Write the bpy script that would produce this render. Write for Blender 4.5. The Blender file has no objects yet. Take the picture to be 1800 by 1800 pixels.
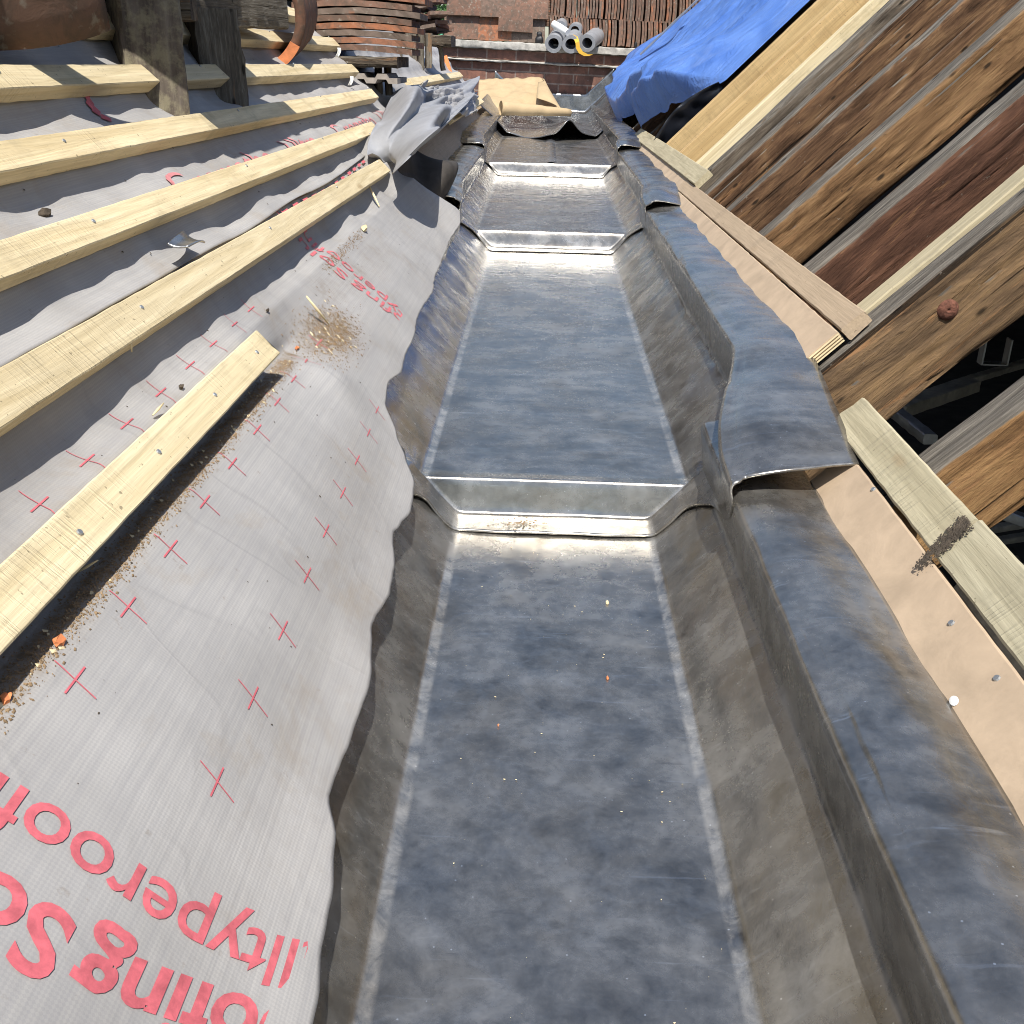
import bpy, bmesh, math, random
from mathutils import Vector, Matrix, noise
random.seed(7)
S = bpy.context.scene
C = S.collection
R2 = math.sqrt(2.0)

# ------------------------------------------------------------------ camera
F_PX = 1887.0
CAM = Vector((0, 0, .6))
ROLL = math.radians(1.5)
def level(u, v):
    x, y = u - 900, 900 - v
    c, s = math.cos(ROLL), math.sin(ROLL)
    return x * c - y * s, x * s + y * c
_vx, _vy = level(962, 100)
PITCH = math.atan2(_vy, F_PX)
YAW = math.atan2(_vx, math.hypot(F_PX, _vy))
FW = Vector((-math.sin(YAW) * math.cos(PITCH), math.cos(YAW) * math.cos(PITCH), -math.sin(PITCH)))
RT = Vector((math.cos(YAW), math.sin(YAW), 0))
UP = RT.cross(FW)
cam_d = bpy.data.cameras.new('camera')
cam_d.sensor_width = 36
cam_d.lens = 36 * F_PX / 1800
cam_d.clip_start = .02
cam_d.clip_end = 600
cam = bpy.data.objects.new('camera', cam_d)
C.objects.link(cam)
cr, sr = math.cos(ROLL), math.sin(ROLL)
cx, cy, cz = RT * cr + UP * sr, UP * cr - RT * sr, -FW
cam.matrix_world = Matrix(((cx.x, cy.x, cz.x, CAM.x), (cx.y, cy.y, cz.y, CAM.y), (cx.z, cy.z, cz.z, CAM.z), (0, 0, 0, 1)))
S.camera = cam

# ------------------------------------------------------------------ sky, sun, exposure
SUN_EL = math.radians(60)
SUN_DIR = Vector((.05, -math.cos(SUN_EL), math.sin(SUN_EL))).normalized()
w = bpy.data.worlds.new('World')
S.world = w
w.use_nodes = True
nt = w.node_tree
sky = nt.nodes.new('ShaderNodeTexSky')
sky.sky_type = 'NISHITA'
sky.sun_disc = False
sky.sun_elevation = SUN_EL
sky.sun_rotation = math.pi
nt.links.new(sky.outputs[0], nt.nodes['Background'].inputs[0])
nt.nodes['Background'].inputs[1].default_value = .112
sd = bpy.data.lights.new('sun', 'SUN')
sd.energy = 4.75
sd.angle = math.radians(.5)
sd.color = (1, .955, .88)
sun = bpy.data.objects.new('sun', sd)
C.objects.link(sun)
sun.rotation_euler = SUN_DIR.to_track_quat('Z', 'Y').to_euler()
S.view_settings.view_transform = 'Standard'
S.view_settings.look = 'None'
S.view_settings.exposure = .35
S.view_settings.gamma = 1
S.cycles.filter_width = 1.0

# ------------------------------------------------------------------ measuring helpers
def ray(u, v):
    x, y = level(u, v)
    return FW * F_PX + RT * x + UP * y
def at_y(u, v, y):
    r = ray(u, v); return CAM + r * (y / r.y)
def at_z(u, v, z):
    r = ray(u, v); return CAM + r * ((z - CAM.z) / r.z)
CL, CR = -.05, .165            # the two 45 degree roof planes: x+z=CL on the left, x-z=CR on the right
def PL(y, t, h=0.0):           # left slope: along gutter, up the slope, height off it
    a = CL + h * R2
    return Vector(((a - t * R2) / 2, y, (a + t * R2) / 2))
def PR(y, t, h=0.0):
    a = CR - h * R2
    return Vector(((a + t * R2) / 2, y, (t * R2 - a) / 2))
def left_at(u, v, h=0.0):
    r = ray(u, v); a = CL + h * R2
    P = CAM + r * ((a - CAM.x - CAM.z) / (r.x + r.z))
    return P.y, (P.z - P.x) / R2
def right_at(u, v, h=0.0):
    r = ray(u, v); a = CR - h * R2
    P = CAM + r * ((a - CAM.x + CAM.z) / (r.x - r.z))
    return P.y, (P.x + P.z) / R2
NL = Vector((1, 0, 1)).normalized(); TL = Vector((-1, 0, 1)).normalized()
NR = Vector((-1, 0, 1)).normalized(); TR = Vector((1, 0, 1)).normalized()
YV = Vector((0, 1, 0))
def nz(x, y, z=0.0): return noise.noise(Vector((x, y, z)))
def sm(a, b, x):
    t = min(1, max(0, (x - a) / (b - a))); return t * t * (3 - 2 * t)
def lerp(a, b, t): return a + (b - a) * t

# ------------------------------------------------------------------ material helpers
class NT:
    def __init__(s, name):
        s.m = bpy.data.materials.new(name); s.m.use_nodes = True
        s.t = s.m.node_tree; s.b = s.t.nodes['Principled BSDF']
    def n(s, ty, **kw):
        x = s.t.nodes.new('ShaderNode' + ty)
        for k, v in kw.items(): setattr(x, k, v)
        return x
    def l(s, a, b): s.t.links.new(a, b)
    def coord(s, kind='Object', scale=(1, 1, 1), rot=(0, 0, 0), rnd=False):
        tc = s.n('TexCoord'); mp = s.n('Mapping'); mp.inputs['Scale'].default_value = scale
        mp.inputs['Rotation'].default_value = rot
        s.l(tc.outputs[kind], mp.inputs[0])
        if rnd:
            oi = s.n('ObjectInfo'); mu = s.n('Math', operation='MULTIPLY'); mu.inputs[1].default_value = 37.0
            s.l(oi.outputs['Random'], mu.inputs[0]); cb = s.n('CombineXYZ')
            for i in range(3): s.l(mu.outputs[0], cb.inputs[i])
            s.l(cb.outputs[0], mp.inputs['Location'])
        return mp.outputs[0]
    def noise(s, vec, scale, detail=4, rough=.55, dist=0):
        x = s.n('TexNoise'); x.inputs['Scale'].default_value = scale; x.inputs['Detail'].default_value = detail
        x.inputs['Roughness'].default_value = rough; x.inputs['Distortion'].default_value = dist
        s.l(vec, x.inputs['Vector']); return x.outputs['Fac']
    def ramp(s, fac, stops, interp='LINEAR'):
        x = s.n('ValToRGB'); e = x.color_ramp.elements; x.color_ramp.interpolation = interp
        while len(e) < len(stops): e.new(.5)
        for i, (p, c) in enumerate(stops):
            e[i].position = p
            e[i].color = (c, c, c, 1) if isinstance(c, (int, float)) else (*c, 1)
        s.l(fac, x.inputs[0]); return x.outputs[0]
    def mix(s, fac, a, b, mode='MIX'):
        x = s.n('MixRGB', blend_type=mode)
        for sock, val in ((x.inputs[0], fac), (x.inputs[1], a), (x.inputs[2], b)):
            if isinstance(val, (int, float)): sock.default_value = val if sock.type == 'VALUE' else (val, val, val, 1)
            elif isinstance(val, tuple): sock.default_value = (*val, 1)
            else: s.l(val, sock)
        return x.outputs[0]
    def math(s, op, a, b=0.0, clamp=False):
        x = s.n('Math', operation=op, use_clamp=clamp)
        for sock, val in ((x.inputs[0], a), (x.inputs[1], b)):
            if isinstance(val, (int, float)): sock.default_value = val
            else: s.l(val, sock)
        return x.outputs[0]
    def bump(s, hgt, strength=.3, dist=.01):
        x = s.n('Bump'); x.inputs['Strength'].default_value = strength; x.inputs['Distance'].default_value = dist
        s.l(hgt, x.inputs['Height'])
        if s.b.inputs['Normal'].is_linked:
            s.l(s.b.inputs['Normal'].links[0].from_socket, x.inputs['Normal'])
        s.l(x.outputs[0], s.b.inputs['Normal'])
    def base(s, c):
        if isinstance(c, tuple): s.b.inputs['Base Color'].default_value = (*c, 1)
        else: s.l(c, s.b.inputs['Base Color'])
    def rough(s, r):
        if isinstance(r, (int, float)): s.b.inputs['Roughness'].default_value = r
        else: s.l(r, s.b.inputs['Roughness'])
    def set(s, **kw):
        for k, v in kw.items(): s.b.inputs[k.replace('_', ' ')].default_value = v

def mat_lead(name, streak=(2.5, 40, 2.5), tint=(1, 1, 1), sw=.25):
    k = NT(name)
    o = k.coord('Object')
    st = k.coord('Object', streak)
    big = k.noise(o, 11, 8, .68, .2)
    mid = k.noise(o, 46, 7, .72, .5)
    stk = k.noise(st, 1.0, 6, .6, .35)
    scr = k.noise(k.coord('Object', (9, 160, 9), (0, 0, .6)), 1, 3, .5)
    at = k.n('Attribute', attribute_name='wear')
    a = k.mix(.40, big, mid)
    a = k.mix(sw, a, stk)
    col = k.ramp(a, [(.34, (.20, .192, .178)), (.46, (.305, .295, .274)), (.54, (.385, .373, .348)), (.66, (.51, .496, .468))])
    # pale oxide bloom dressed into the folds of the sheet
    wn = k.noise(o, 30, 5, .7, .6)
    wear = k.math('MULTIPLY', at.outputs['Fac'], k.ramp(wn, [(.36, .0), (.70, .8)]))
    col = k.mix(k.math('MULTIPLY', wear, .75), col, (.33, .335, .34))
    # brown water staining
    br = k.ramp(k.noise(o, 5.5, 4, .6, .8), [(.46, 0), (.66, .55)])
    col = k.mix(k.math('MULTIPLY', br, .8), col, (.21, .175, .13))
    col = k.mix(1.0, col, tint, 'MULTIPLY')
    k.rough(.3)
    # thin scratches
    sc = k.ramp(scr, [(.66, 0), (.72, 1)])
    col = k.mix(k.math('MULTIPLY', sc, .22), col, (.6, .62, .65))
    # scuffs and dressing marks: short pale and dark strokes in several directions
    for an, thr, amt, cc in ((-.5, .63, .5, (.66, .67, .67)), (1.15, .65, .45, (.62, .63, .63)), (.12, .64, .5, (.16, .16, .165)), (.85, .66, .45, (.14, .14, .145))):
        q = k.noise(k.coord('Object', (7, 75, 20), (0, 0, an)), 1.3, 4, .6, .5)
        gt = k.ramp(k.noise(k.coord('Object', (1, 1, 1), (an, an, 0)), 12, 3, .6), [(.50, 0), (.60, 1)])
        q = k.math('MULTIPLY', k.ramp(q, [(thr, 0), (thr + .07, 1)]), gt)
        col = k.mix(k.math('MULTIPLY', q, amt), col, cc)
    # dried water film: soft edged pale rings
    wf = k.math('ABSOLUTE', k.math('SUBTRACT', k.noise(o, 7.5, 5, .55, .3), .52))
    col = k.mix(k.ramp(wf, [(.006, .13), (.03, 0)]), col, (.60, .60, .585))
    sp = k.n('TexVoronoi'); sp.inputs['Scale'].default_value = 95; k.l(o, sp.inputs['Vector'])
    dots = k.math('LESS_THAN', sp.outputs['Distance'], .075)
    gate = k.math('GREATER_THAN', k.noise(o, 23, 2), .53)
    dots = k.math('MULTIPLY', dots, gate)
    col = k.mix(k.math('MULTIPLY', dots, .75), col, (.8, .8, .78))
    k.base(col)
    mt = k.ramp(big, [(.36, .90), (.64, .77)])
    k.l(k.math('MULTIPLY', mt, k.math('SUBTRACT', 1.0, k.math('MULTIPLY', wear, .8))), k.b.inputs['Metallic'])
    rg = k.ramp(a, [(.36, .17), (.62, .34)])
    k.rough(rg)
    k.bump(mid, .10, .004)
    k.bump(stk, .06, .004)
    k.bump(k.noise(o, 15, 3, .5), .10, .012)
    k.bump(k.noise(o, 160, 4, .6), .05, .002)
    return k.m

def mat_new_wood(name, c0, c1, grain=1.0, kn_=.6):
    k = NT(name)
    o = k.coord('Object', (1.6, 34, 34), rnd=True)
    o2 = k.coord('Object', (1, 1, 1), rnd=True)
    g = k.noise(o, 1.6 * grain, 5, .62, .9)
    fine = k.noise(k.coord('Object', (8, 220, 220), rnd=True), 1, 3, .6)
    col = k.ramp(g, [(.32, c0), (.68, c1)])
    col = k.mix(k.ramp(fine, [(.3, .35), (.6, 0)]), col, tuple(x * .62 for x in c0))
    kn = k.n('TexVoronoi'); kn.inputs['Scale'].default_value = 1.0
    k.l(k.coord('Object', (5, 16, 16), rnd=True), kn.inputs['Vector'])
    kf = k.ramp(kn.outputs['Distance'], [(.05, 1), (.16, 0)])
    kf = k.math('MULTIPLY', kf, k.math('GREATER_THAN', k.noise(o2, 4, 1), .5))
    col = k.mix(k.math('MULTIPLY', kf, kn_), col, (.30, .19, .09))
    oi = k.n('ObjectInfo')
    col = k.mix(1.0, col, k.ramp(oi.outputs['Random'], [(0, (.86, .84, .80)), (.5, (1, .98, .93)), (1, (1.0, .93, .82))]), 'MULTIPLY')
    saw = k.ramp(k.noise(k.coord('Object', (240, 14, 14), rnd=True), 1, 3, .6, .3), [(.50, 0), (.66, 1)])
    sg = k.ramp(k.noise(o2, 3.5, 3, .6), [(.5, 0), (.62, 1)])
    saw = k.math('MULTIPLY', saw, sg)
    col = k.mix(k.math('MULTIPLY', saw, .35), col, tuple(x * .66 for x in c0))
    dirt = k.ramp(k.noise(o2, 11, 5, .7), [(.54, 0), (.74, .5)])
    col = k.mix(dirt, col, tuple(x * .55 for x in c0))
    spk = k.ramp(k.noise(o2, 170, 2), [(.69, 0), (.73, 1)])
    col = k.mix(k.math('MULTIPLY', spk, .6), col, (.10, .08, .05))
    k.base(col); k.rough(.78); k.set(Specular_IOR_Level=.25)
    k.bump(g, .35, .004); k.bump(fine, .35, .002); k.bump(saw, .35, .003)
    return k.m

def mat_old_wood(name, side=((.03, .017, .010), (.115, .064, .036), (.26, .155, .08)), top=((.048, .042, .036), (.14, .125, .105), (.30, .27, .225)), raw=.5, grey=0.0):
    k = NT(name)
    o2 = k.coord('Object', rnd=True)
    g = k.noise(k.coord('Object', (3.4, 26, 26), rnd=True), 1.5, 8, .72, .8)
    fib = k.noise(k.coord('Object', (9, 300, 300), rnd=True), 1.0, 4, .65, .3)
    pat = k.noise(k.coord('Object', (3.6, 13, 13), rnd=True), 1.3, 6, .68, .8)
    a = k.mix(.58, g, pat)
    a = k.mix(.18, a, fib)
    cs = k.ramp(a, [(.37, side[0]), (.49, side[1]), (.63, side[2])])
    ctp = k.ramp(k.mix(.45, g, fib), [(.34, top[0]), (.5, top[1]), (.66, top[2])])
    tc = k.n('TexCoord'); sx = k.n('SeparateXYZ'); k.l(tc.outputs['Normal'], sx.inputs[0])
    # weathered grey on the old upper face and over its worn arris
    nzv = k.math('ADD', sx.outputs['Z'], k.math('MULTIPLY', k.math('SUBTRACT', pat, .5 - grey), 1.7))
    col = k.mix(k.ramp(nzv, [(.50, 0), (.72, 1)]), cs, ctp)
    rw = k.ramp(k.noise(k.coord('Object', (2.4, 16, 16), rnd=True), 1.7, 6, .68, .6), [(.60, 0), (.65, 1)])
    col = k.mix(k.math('MULTIPLY', rw, raw), col, (.33, .18, .085))
    crk = k.ramp(k.noise(k.coord('Object', (1.0, 46, 46), rnd=True), 1.2, 3, .55, .6), [(.31, 1), (.36, 0)])
    col = k.mix(k.math('MULTIPLY', crk, .85), col, (.012, .009, .007))
    hol = k.n('TexVoronoi'); hol.inputs['Scale'].default_value = 1; k.l(k.coord('Object', (13, 34, 34), rnd=True), hol.inputs['Vector'])
    hf = k.math('MULTIPLY', k.ramp(hol.outputs['Distance'], [(.09, 1), (.17, 0)]), k.math('GREATER_THAN', k.noise(o2, 9, 2), .47))
    col = k.mix(k.math('MULTIPLY', hf, .85), col, (.012, .01, .008))
    pale = k.ramp(k.noise(o2, 65, 4, .7), [(.66, 0), (.74, .6)])
    col = k.mix(pale, col, (.30, .27, .22))
    k.base(col); k.rough(.88); k.set(Specular_IOR_Level=.15)
    k.bump(g, .7, .010); k.bump(fib, .5, .003); k.bump(k.math('SUBTRACT', 1.0, crk), .6, .008); k.bump(k.noise(o2, 120, 4, .7), .3, .003)
    return k.m

def mat_membrane(name='roofing_membrane'):
    k = NT(name)
    uv = k.coord('UV')
    o = k.coord('Object')
    wv = k.n('TexChecker'); wv.inputs['Scale'].default_value = 1; k.l(k.coord('UV', (520, 520, 1), (0, 0, .78)), wv.inputs['Vector'])
    strp = k.noise(k.coord('UV', (6, 210, 1), (0, 0, .10)), 1, 4, .6)
    big = k.noise(o, 5, 5, .6)
    col = k.ramp(big, [(.3, (.335, .324, .312)), (.7, (.455, .443, .428))])
    col = k.mix(k.ramp(strp, [(.35, .42), (.60, 0)]), col, (.29, .285, .29))
    col = k.mix(k.math('MULTIPLY', wv.outputs['Fac'], .24), col, (.24, .24, .25))
    d = k.ramp(k.noise(o, 9, 6, .7, .5), [(.55, 0), (.76, .85)])
    col = k.mix(k.math('MULTIPLY', d, .6), col, (.30, .24, .17))
    d2 = k.ramp(k.noise(o, 60, 4, .7), [(.66, 0), (.74, 1)])
    col = k.mix(k.math('MULTIPLY', d2, .45), col, (.22, .18, .14))
    du = k.n('Attribute', attribute_name='wear')
    dn = k.ramp(k.noise(o, 70, 5, .75), [(.36, 0), (.60, 1)])
    dd = k.math('MULTIPLY', du.outputs['Fac'], dn)
    dd = k.math('MAXIMUM', dd, k.math('MULTIPLY', du.outputs['Fac'], .45))
    col = k.mix(dd, col, (.20, .145, .085))
    rid = k.math('ABSOLUTE', k.math('SUBTRACT', k.noise(k.coord('UV', (5.5, 3.2, 1), (0, 0, .5)), 1, 3, .5, .4), .5))
    crs = k.ramp(rid, [(.0, 1), (.016, 0)])
    col = k.mix(k.math('MULTIPLY', k.math('MULTIPLY', crs, .22), k.ramp(k.noise(o, 3, 3), [(.52, 0), (.62, 1)])), col, (.20, .195, .195))
    k.base(col); k.rough(.62); k.set(Specular_IOR_Level=.3)
    k.bump(crs, .10, .002)
    k.bump(wv.outputs['Fac'], .22, .002); k.bump(strp, .08, .002)
    k.bump(k.noise(k.coord('UV', (17, 14, 1)), 1, 6, .62), .14, .008)
    return k.m

def mat_plain(name, c, r=.6, var=.25, scale=25, metallic=0, bump=.15, spec=.4):
    k = NT(name)
    o = k.coord('Object', rnd=True)
    n1 = k.noise(o, scale, 5, .65, .3)
    k.base(k.ramp(n1, [(.3, tuple(x * (1 - var) for x in c)), (.7, tuple(min(1, x * (1 + var)) for x in c))]))
    k.rough(r); k.set(Metallic=metallic, Specular_IOR_Level=spec)
    k.bump(n1, bump, .004)
    return k.m

def mat_tile(name='old_clay_tile', dark=1.0):
    k = NT(name)
    oi = k.n('ObjectInfo'); o = k.coord('Object', rnd=True)
    c = k.ramp(oi.outputs['Random'], [(0, (.15, .092, .068)), (.35, (.22, .125, .088)), (.6, (.185, .142, .115)), (.78, (.28, .135, .085)), (.94, (.40, .16, .08)), (1, (.15, .125, .105))])
    n1 = k.noise(o, 24, 5, .65, .5)
    c = k.mix(k.ramp(n1, [(.42, 0), (.6, .75)]), c, (.115, .09, .07))
    c = k.mix(k.ramp(k.noise(o, 55, 4, .6), [(.58, 0), (.7, .6)]), c, (.36, .33, .27))
    c = k.mix(k.ramp(k.noise(o, 14, 3, .6), [(.64, 0), (.72, .5)]), c, (.36, .15, .08))
    c = k.mix(1.0, c, (dark, dark, dark), 'MULTIPLY')
    k.base(c); k.rough(.88); k.set(Specular_IOR_Level=.2)
    k.bump(n1, .5, .004)
    return k.m

M_LEAD = mat_lead('dressed_lead', (5, 30, 5), sw=.14)
M_LEADX = mat_lead('brushed_lead', (5, 42, 9), sw=.27)
M_LEADT = mat_lead('rolled_edge_lead', (3, 12, 3), (.92, .97, 1.06))
M_BAT = mat_new_wood('new_batten_pine', (.62, .51, .31), (.85, .745, .52))
M_NEW = mat_new_wood('new_rafter_pine', (.50, .35, .17), (.70, .53, .29), .8)
M_GREEN = mat_new_wood('treated_batten', (.40, .365, .26), (.56, .52, .385))
M_PLY = mat_new_wood('ply_face', (.48, .375, .265), (.545, .43, .31), .6, .2)
M_DUSTY = mat_plain('dusty_ply_face', (.475, .365, .255), .85, .17, 16, bump=.3)
M_OLD = mat_old_wood('old_rafter')
M_OLDRED = mat_old_wood('red_brown_old_wood', ((.028, .014, .010), (.10, .05, .032), (.20, .10, .06)), raw=.45)
M_OLDHON = mat_old_wood('honey_old_wood', ((.045, .025, .013), (.19, .108, .052), (.38, .235, .115)), raw=.6)
M_OLDGRY = mat_old_wood('grey_old_wood', ((.04, .032, .025), (.13, .105, .08), (.26, .215, .165)), raw=.3, grey=.10)
M_OLDTORN = mat_old_wood('torn_old_wood', ((.06, .032, .017), (.24, .135, .06), (.44, .27, .12)), raw=.7)
M_GREYW = mat_old_wood('old_post', ((.035, .027, .021), (.085, .066, .05), (.20, .165, .115)), ((.07, .06, .05), (.15, .13, .1), (.3, .27, .22)))
M_MEM = mat_membrane()
M_TILE = mat_tile()
M_RIDGE = mat_tile('old_ridge_tile', .62)
M_RED = mat_plain('red_print', (.58, .13, .155), .7, .28, 90, bump=0)
M_PINK = mat_plain('faded_red_print', (.56, .22, .23), .75, .3, 40, bump=0)
M_PRINT = mat_plain('thin_red_print', (.62, .16, .18), .7, .3, 60, bump=0)
M_TERRA = mat_plain('fresh_clay_break', (.62, .22, .09), .9, .3, 40)
M_STRAW = mat_plain('wood_splinter', (.74, .62, .38), .8, .2)
M_DIRT = mat_plain('dark_dirt', (.07, .055, .04), .95, .5, 90, bump=.6)
M_SAW = mat_plain('sawdust', (.27, .185, .105), .95, .45, 120, bump=.6)
M_RUST = mat_plain('rusted_iron', (.15, .062, .04), .9, .55, 150, bump=.8)
M_PAPER = mat_plain('kraft_paper', (.47, .35, .20), .75, .12, 9, bump=.1)
M_ROLL = mat_plain('grey_sheet_roll', (.36, .37, .385), .5, .15, 20, .35)
M_WHITE = mat_plain('white_paper', (.78, .78, .76), .7, .06)
M_YEL = mat_plain('yellow_plastic', (.72, .55, .05), .5, .15)
M_STRAP = mat_plain('yellow_strap', (.72, .42, .05), .6, .12)
M_REDP = mat_plain('faded_red_plastic', (.42, .10, .09), .6, .15)
M_BLACK = mat_plain('black_plastic', (.02, .02, .022), .5, .3)
M_GRN = mat_plain('green_plastic', (.05, .32, .18), .5, .15)
M_ORG = mat_plain('orange_clay', (.62, .20, .07), .85, .2)
M_ZINC = mat_plain('galvanised_steel', (.42, .43, .43), .45, .2, 30, .7)
M_FLOOR = mat_plain('attic_dust', (.05, .041, .033), .95, .5, 12, bump=.5)
M_LATH = mat_plain('old_lath', (.38, .34, .28), .9, .35, 20)
M_STONE = mat_plain('coping_stone', (.42, .40, .36), .9, .35, 22, bump=.5)
M_GROUND = mat_plain('ground', (.12, .12, .08), .95, .4, .4)
M_BARK = mat_plain('bark', (.08, .06, .04), .9, .3)
M_LEAF = mat_plain('leaf', (.05, .115, .03), .6, .5, 4, bump=0)
M_GUMMY = mat_plain('breather_sheet_back', (.29, .295, .31), .6, .15, 14)

def mk_tarp():
    k = NT('blue_tarpaulin'); o = k.coord('Object')
    n1 = k.noise(o, 4, 5, .6, .5)
    c = k.ramp(n1, [(.3, (.06, .145, .44)), (.7, (.13, .25, .60))])
    c = k.mix(k.ramp(k.noise(o, 7, 5, .7, .6), [(.55, 0), (.75, .7)]), c, (.17, .26, .52))
    c = k.mix(k.ramp(k.noise(o, 10, 4, .7, .8), [(.66, 0), (.74, .5)]), c, (.16, .17, .24))
    k.base(c); k.rough(.38); k.set(Specular_IOR_Level=.5)
    k.bump(k.noise(k.coord('Object', (5, 14, 5), (0, .3, .4)), 1, 4, .55, 1.0), .55, .03)
    wr = k.math('ABSOLUTE', k.math('SUBTRACT', k.noise(k.coord('Object', (9, 16, 9), (.3, .2, .7)), 1, 4, .6, .8), .5))
    k.bump(k.ramp(wr, [(0, 1), (.05, 0)]), .22, .012)
    return k.m
M_TARP = mk_tarp()
def mk_brick():
    k = NT('old_brick')
    tc = k.n('TexCoord'); sp = k.n('SeparateXYZ'); k.l(tc.outputs['Object'], sp.inputs[0])
    cb = k.n('CombineXYZ'); k.l(sp.outputs['X'], cb.inputs[0]); k.l(sp.outputs['Z'], cb.inputs[1])
    b = k.n('TexBrick'); b.inputs['Scale'].default_value = 1; b.inputs['Brick Width'].default_value = .225
    b.inputs['Row Height'].default_value = .075; b.inputs['Mortar Size'].default_value = .006
    b.inputs['Mortar Smooth'].default_value = .2; b.inputs['Bias'].default_value = -.2
    b.inputs['Color1'].default_value = (.27, .125, .085, 1); b.inputs['Color2'].default_value = (.145, .09, .075, 1)
    b.inputs['Mortar'].default_value = (.36, .27, .22, 1)
    k.l(cb.outputs[0], b.inputs['Vector'])
    o = k.coord('Object')
    c = k.mix(k.ramp(k.noise(o, 16, 5, .7), [(.35, .65), (.6, 0)]), b.outputs['Color'], (.06, .045, .04))
    c = k.mix(k.ramp(k.noise(o, 45, 3, .6), [(.68, 0), (.73, .8)]), c, (.6, .57, .52))
    k.base(c); k.rough(.9)
    k.bump(b.outputs['Fac'], -.6, .006); k.bump(k.noise(o, 60, 5, .7), .4, .004)
    return k.m
M_BRICK = mk_brick()
def mk_lichen_post():
    k = NT('lichened_old_wood')
    o = k.coord('Object', (3, 22, 22))
    g = k.noise(o, 1.5, 6, .65, .8)
    c = k.ramp(g, [(.32, (.045, .036, .028)), (.5, (.11, .088, .068)), (.7, (.20, .17, .135))])
    l = k.ramp(k.noise(k.coord('Object'), 42, 5, .7), [(.45, 0), (.62, 1)])
    c = k.mix(k.math('MULTIPLY', l, .55), c, (.30, .27, .17))
    k.base(c); k.rough(.9); k.bump(g, .6, .008)
    return k.m
M_LICHEN = mk_lichen_post()

# ------------------------------------------------------------------ object helpers
def props(o, label=None, cat=None, group=None, kind=None):
    if label: o['label'] = label
    if cat: o['category'] = cat
    if group: o['group'] = group
    if kind: o['kind'] = kind
    return o
def mesh(name, vs, fs, mat, parent=None, smooth=False, uvs=None, attr=None, origin=True, mw=None, sharp=None):
    vs = [Vector(v) for v in vs]
    off = Vector((0, 0, 0))
    if origin and parent is None and mw is None and vs:
        off = Vector((sum(v.x for v in vs) / len(vs), sum(v.y for v in vs) / len(vs), min(v.z for v in vs)))
        vs = [v - off for v in vs]
    me = bpy.data.meshes.new(name)
    me.from_pydata([tuple(v) for v in vs], [], fs)
    if uvs:
        ul = me.uv_layers.new(name='UVMap')
        for lp in me.loops: ul.data[lp.index].uv = uvs[lp.vertex_index]
    if attr:
        a = me.attributes.new('wear', 'FLOAT', 'POINT')
        a.data.foreach_set('value', attr)
    if smooth: me.polygons.foreach_set('use_smooth', [True] * len(me.polygons))
    me.materials.append(mat)
    me.update()
    o = bpy.data.objects.new(name, me)
    C.objects.link(o)
    if parent: o.parent = parent
    if mw is not None: o.matrix_world = mw
    else: o.location = off
    if sharp is not None:
        try: me.set_sharp_from_angle(angle=math.radians(sharp))
        except Exception: pass
    return o
def empty(name, loc, rot=(0, 0, 0)):
    o = bpy.data.objects.new(name, None); C.objects.link(o)
    o.empty_display_size = .05
    o.location = loc; o.rotation_euler = rot
    return o
def grid(nu, nv, fn):
    vs, fs, uv = [], [], []
    for i in range(nu):
        for j in range(nv):
            vs.append(fn(i / (nu - 1), j / (nv - 1))); uv.append((i / (nu - 1), j / (nv - 1)))
    for i in range(nu - 1):
        for j in range(nv - 1):
            a = i * nv + j
            fs.append((a, a + nv, a + nv + 1, a + 1))
    return vs, fs, uv
def frame(o, x, z):
    x = x.normalized(); y = z.cross(x).normalized(); z = x.cross(y)
    return Matrix(((x.x, y.x, z.x, o.x), (x.y, y.y, z.y, o.y), (x.z, y.z, z.z, o.z), (0, 0, 0, 1)))
def plank_geo(L, W, T, rough=.001, ch=.002, seg=None, seed=0.0, wob=0.0, rag=0.0):
    """length along +X from 0, width along Y (0..W), thickness along Z (0..T)"""
    seg = seg or max(4, int(L / .02))
    prof = [(ch, 0), (W / 2, 0), (W - ch, 0), (W, ch), (W, T / 2), (W, T - ch), (W - ch, T), (W * .66, T), (W * .33, T), (ch, T), (0, T - ch), (0, T / 2), (0, ch)]
    n = len(prof); vs, fs = [], []
    for i in range(seg + 1):
        x = L * i / seg
        for j, (a, b) in enumerate(prof):
            d = Vector((0, nz(x * 70 + seed, a * 90 + seed, b * 90), nz(x * 70 + seed + 40, a * 90, b * 90 + seed))) * rough
            d += Vector((0, nz(x * 4 + seed, 3.3), nz(x * 4 + seed, 9.7))) * wob
            xx = x
            if rag and i in (0, seg): xx += rag * nz(a * 120 + seed, b * 120, i)
            vs.append(Vector((xx, a, b)) + d)
    for i in range(seg):
        for j in range(n):
            a, b = i * n + j, i * n + (j + 1) % n
            fs.append((a, a + n, b + n, b))
    fs.append(tuple(range(n)))
    fs.append(tuple(seg * n + j for j in reversed(range(n))))
    return vs, fs
def plank(name, o, x, z, L, W, T, mat, parent=None, **kw):
    vs, fs = plank_geo(L, W, T, **kw)
    m = frame(o, x, z)
    if parent is None:
        ob = mesh(name, vs, fs, mat, mw=m, smooth=True, sharp=38)
    else:
        ob = mesh(name, vs, fs, mat, parent=parent, smooth=True, sharp=38)
        ob.matrix_parent_inverse = Matrix()
        ob.matrix_basis = parent.matrix_basis.inverted() @ m
    # outward normals
    bm = bmesh.new(); bm.from_mesh(ob.data); bmesh.ops.recalc_face_normals(bm, faces=bm.faces); bm.to_mesh(ob.data); bm.free()
    return ob
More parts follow.
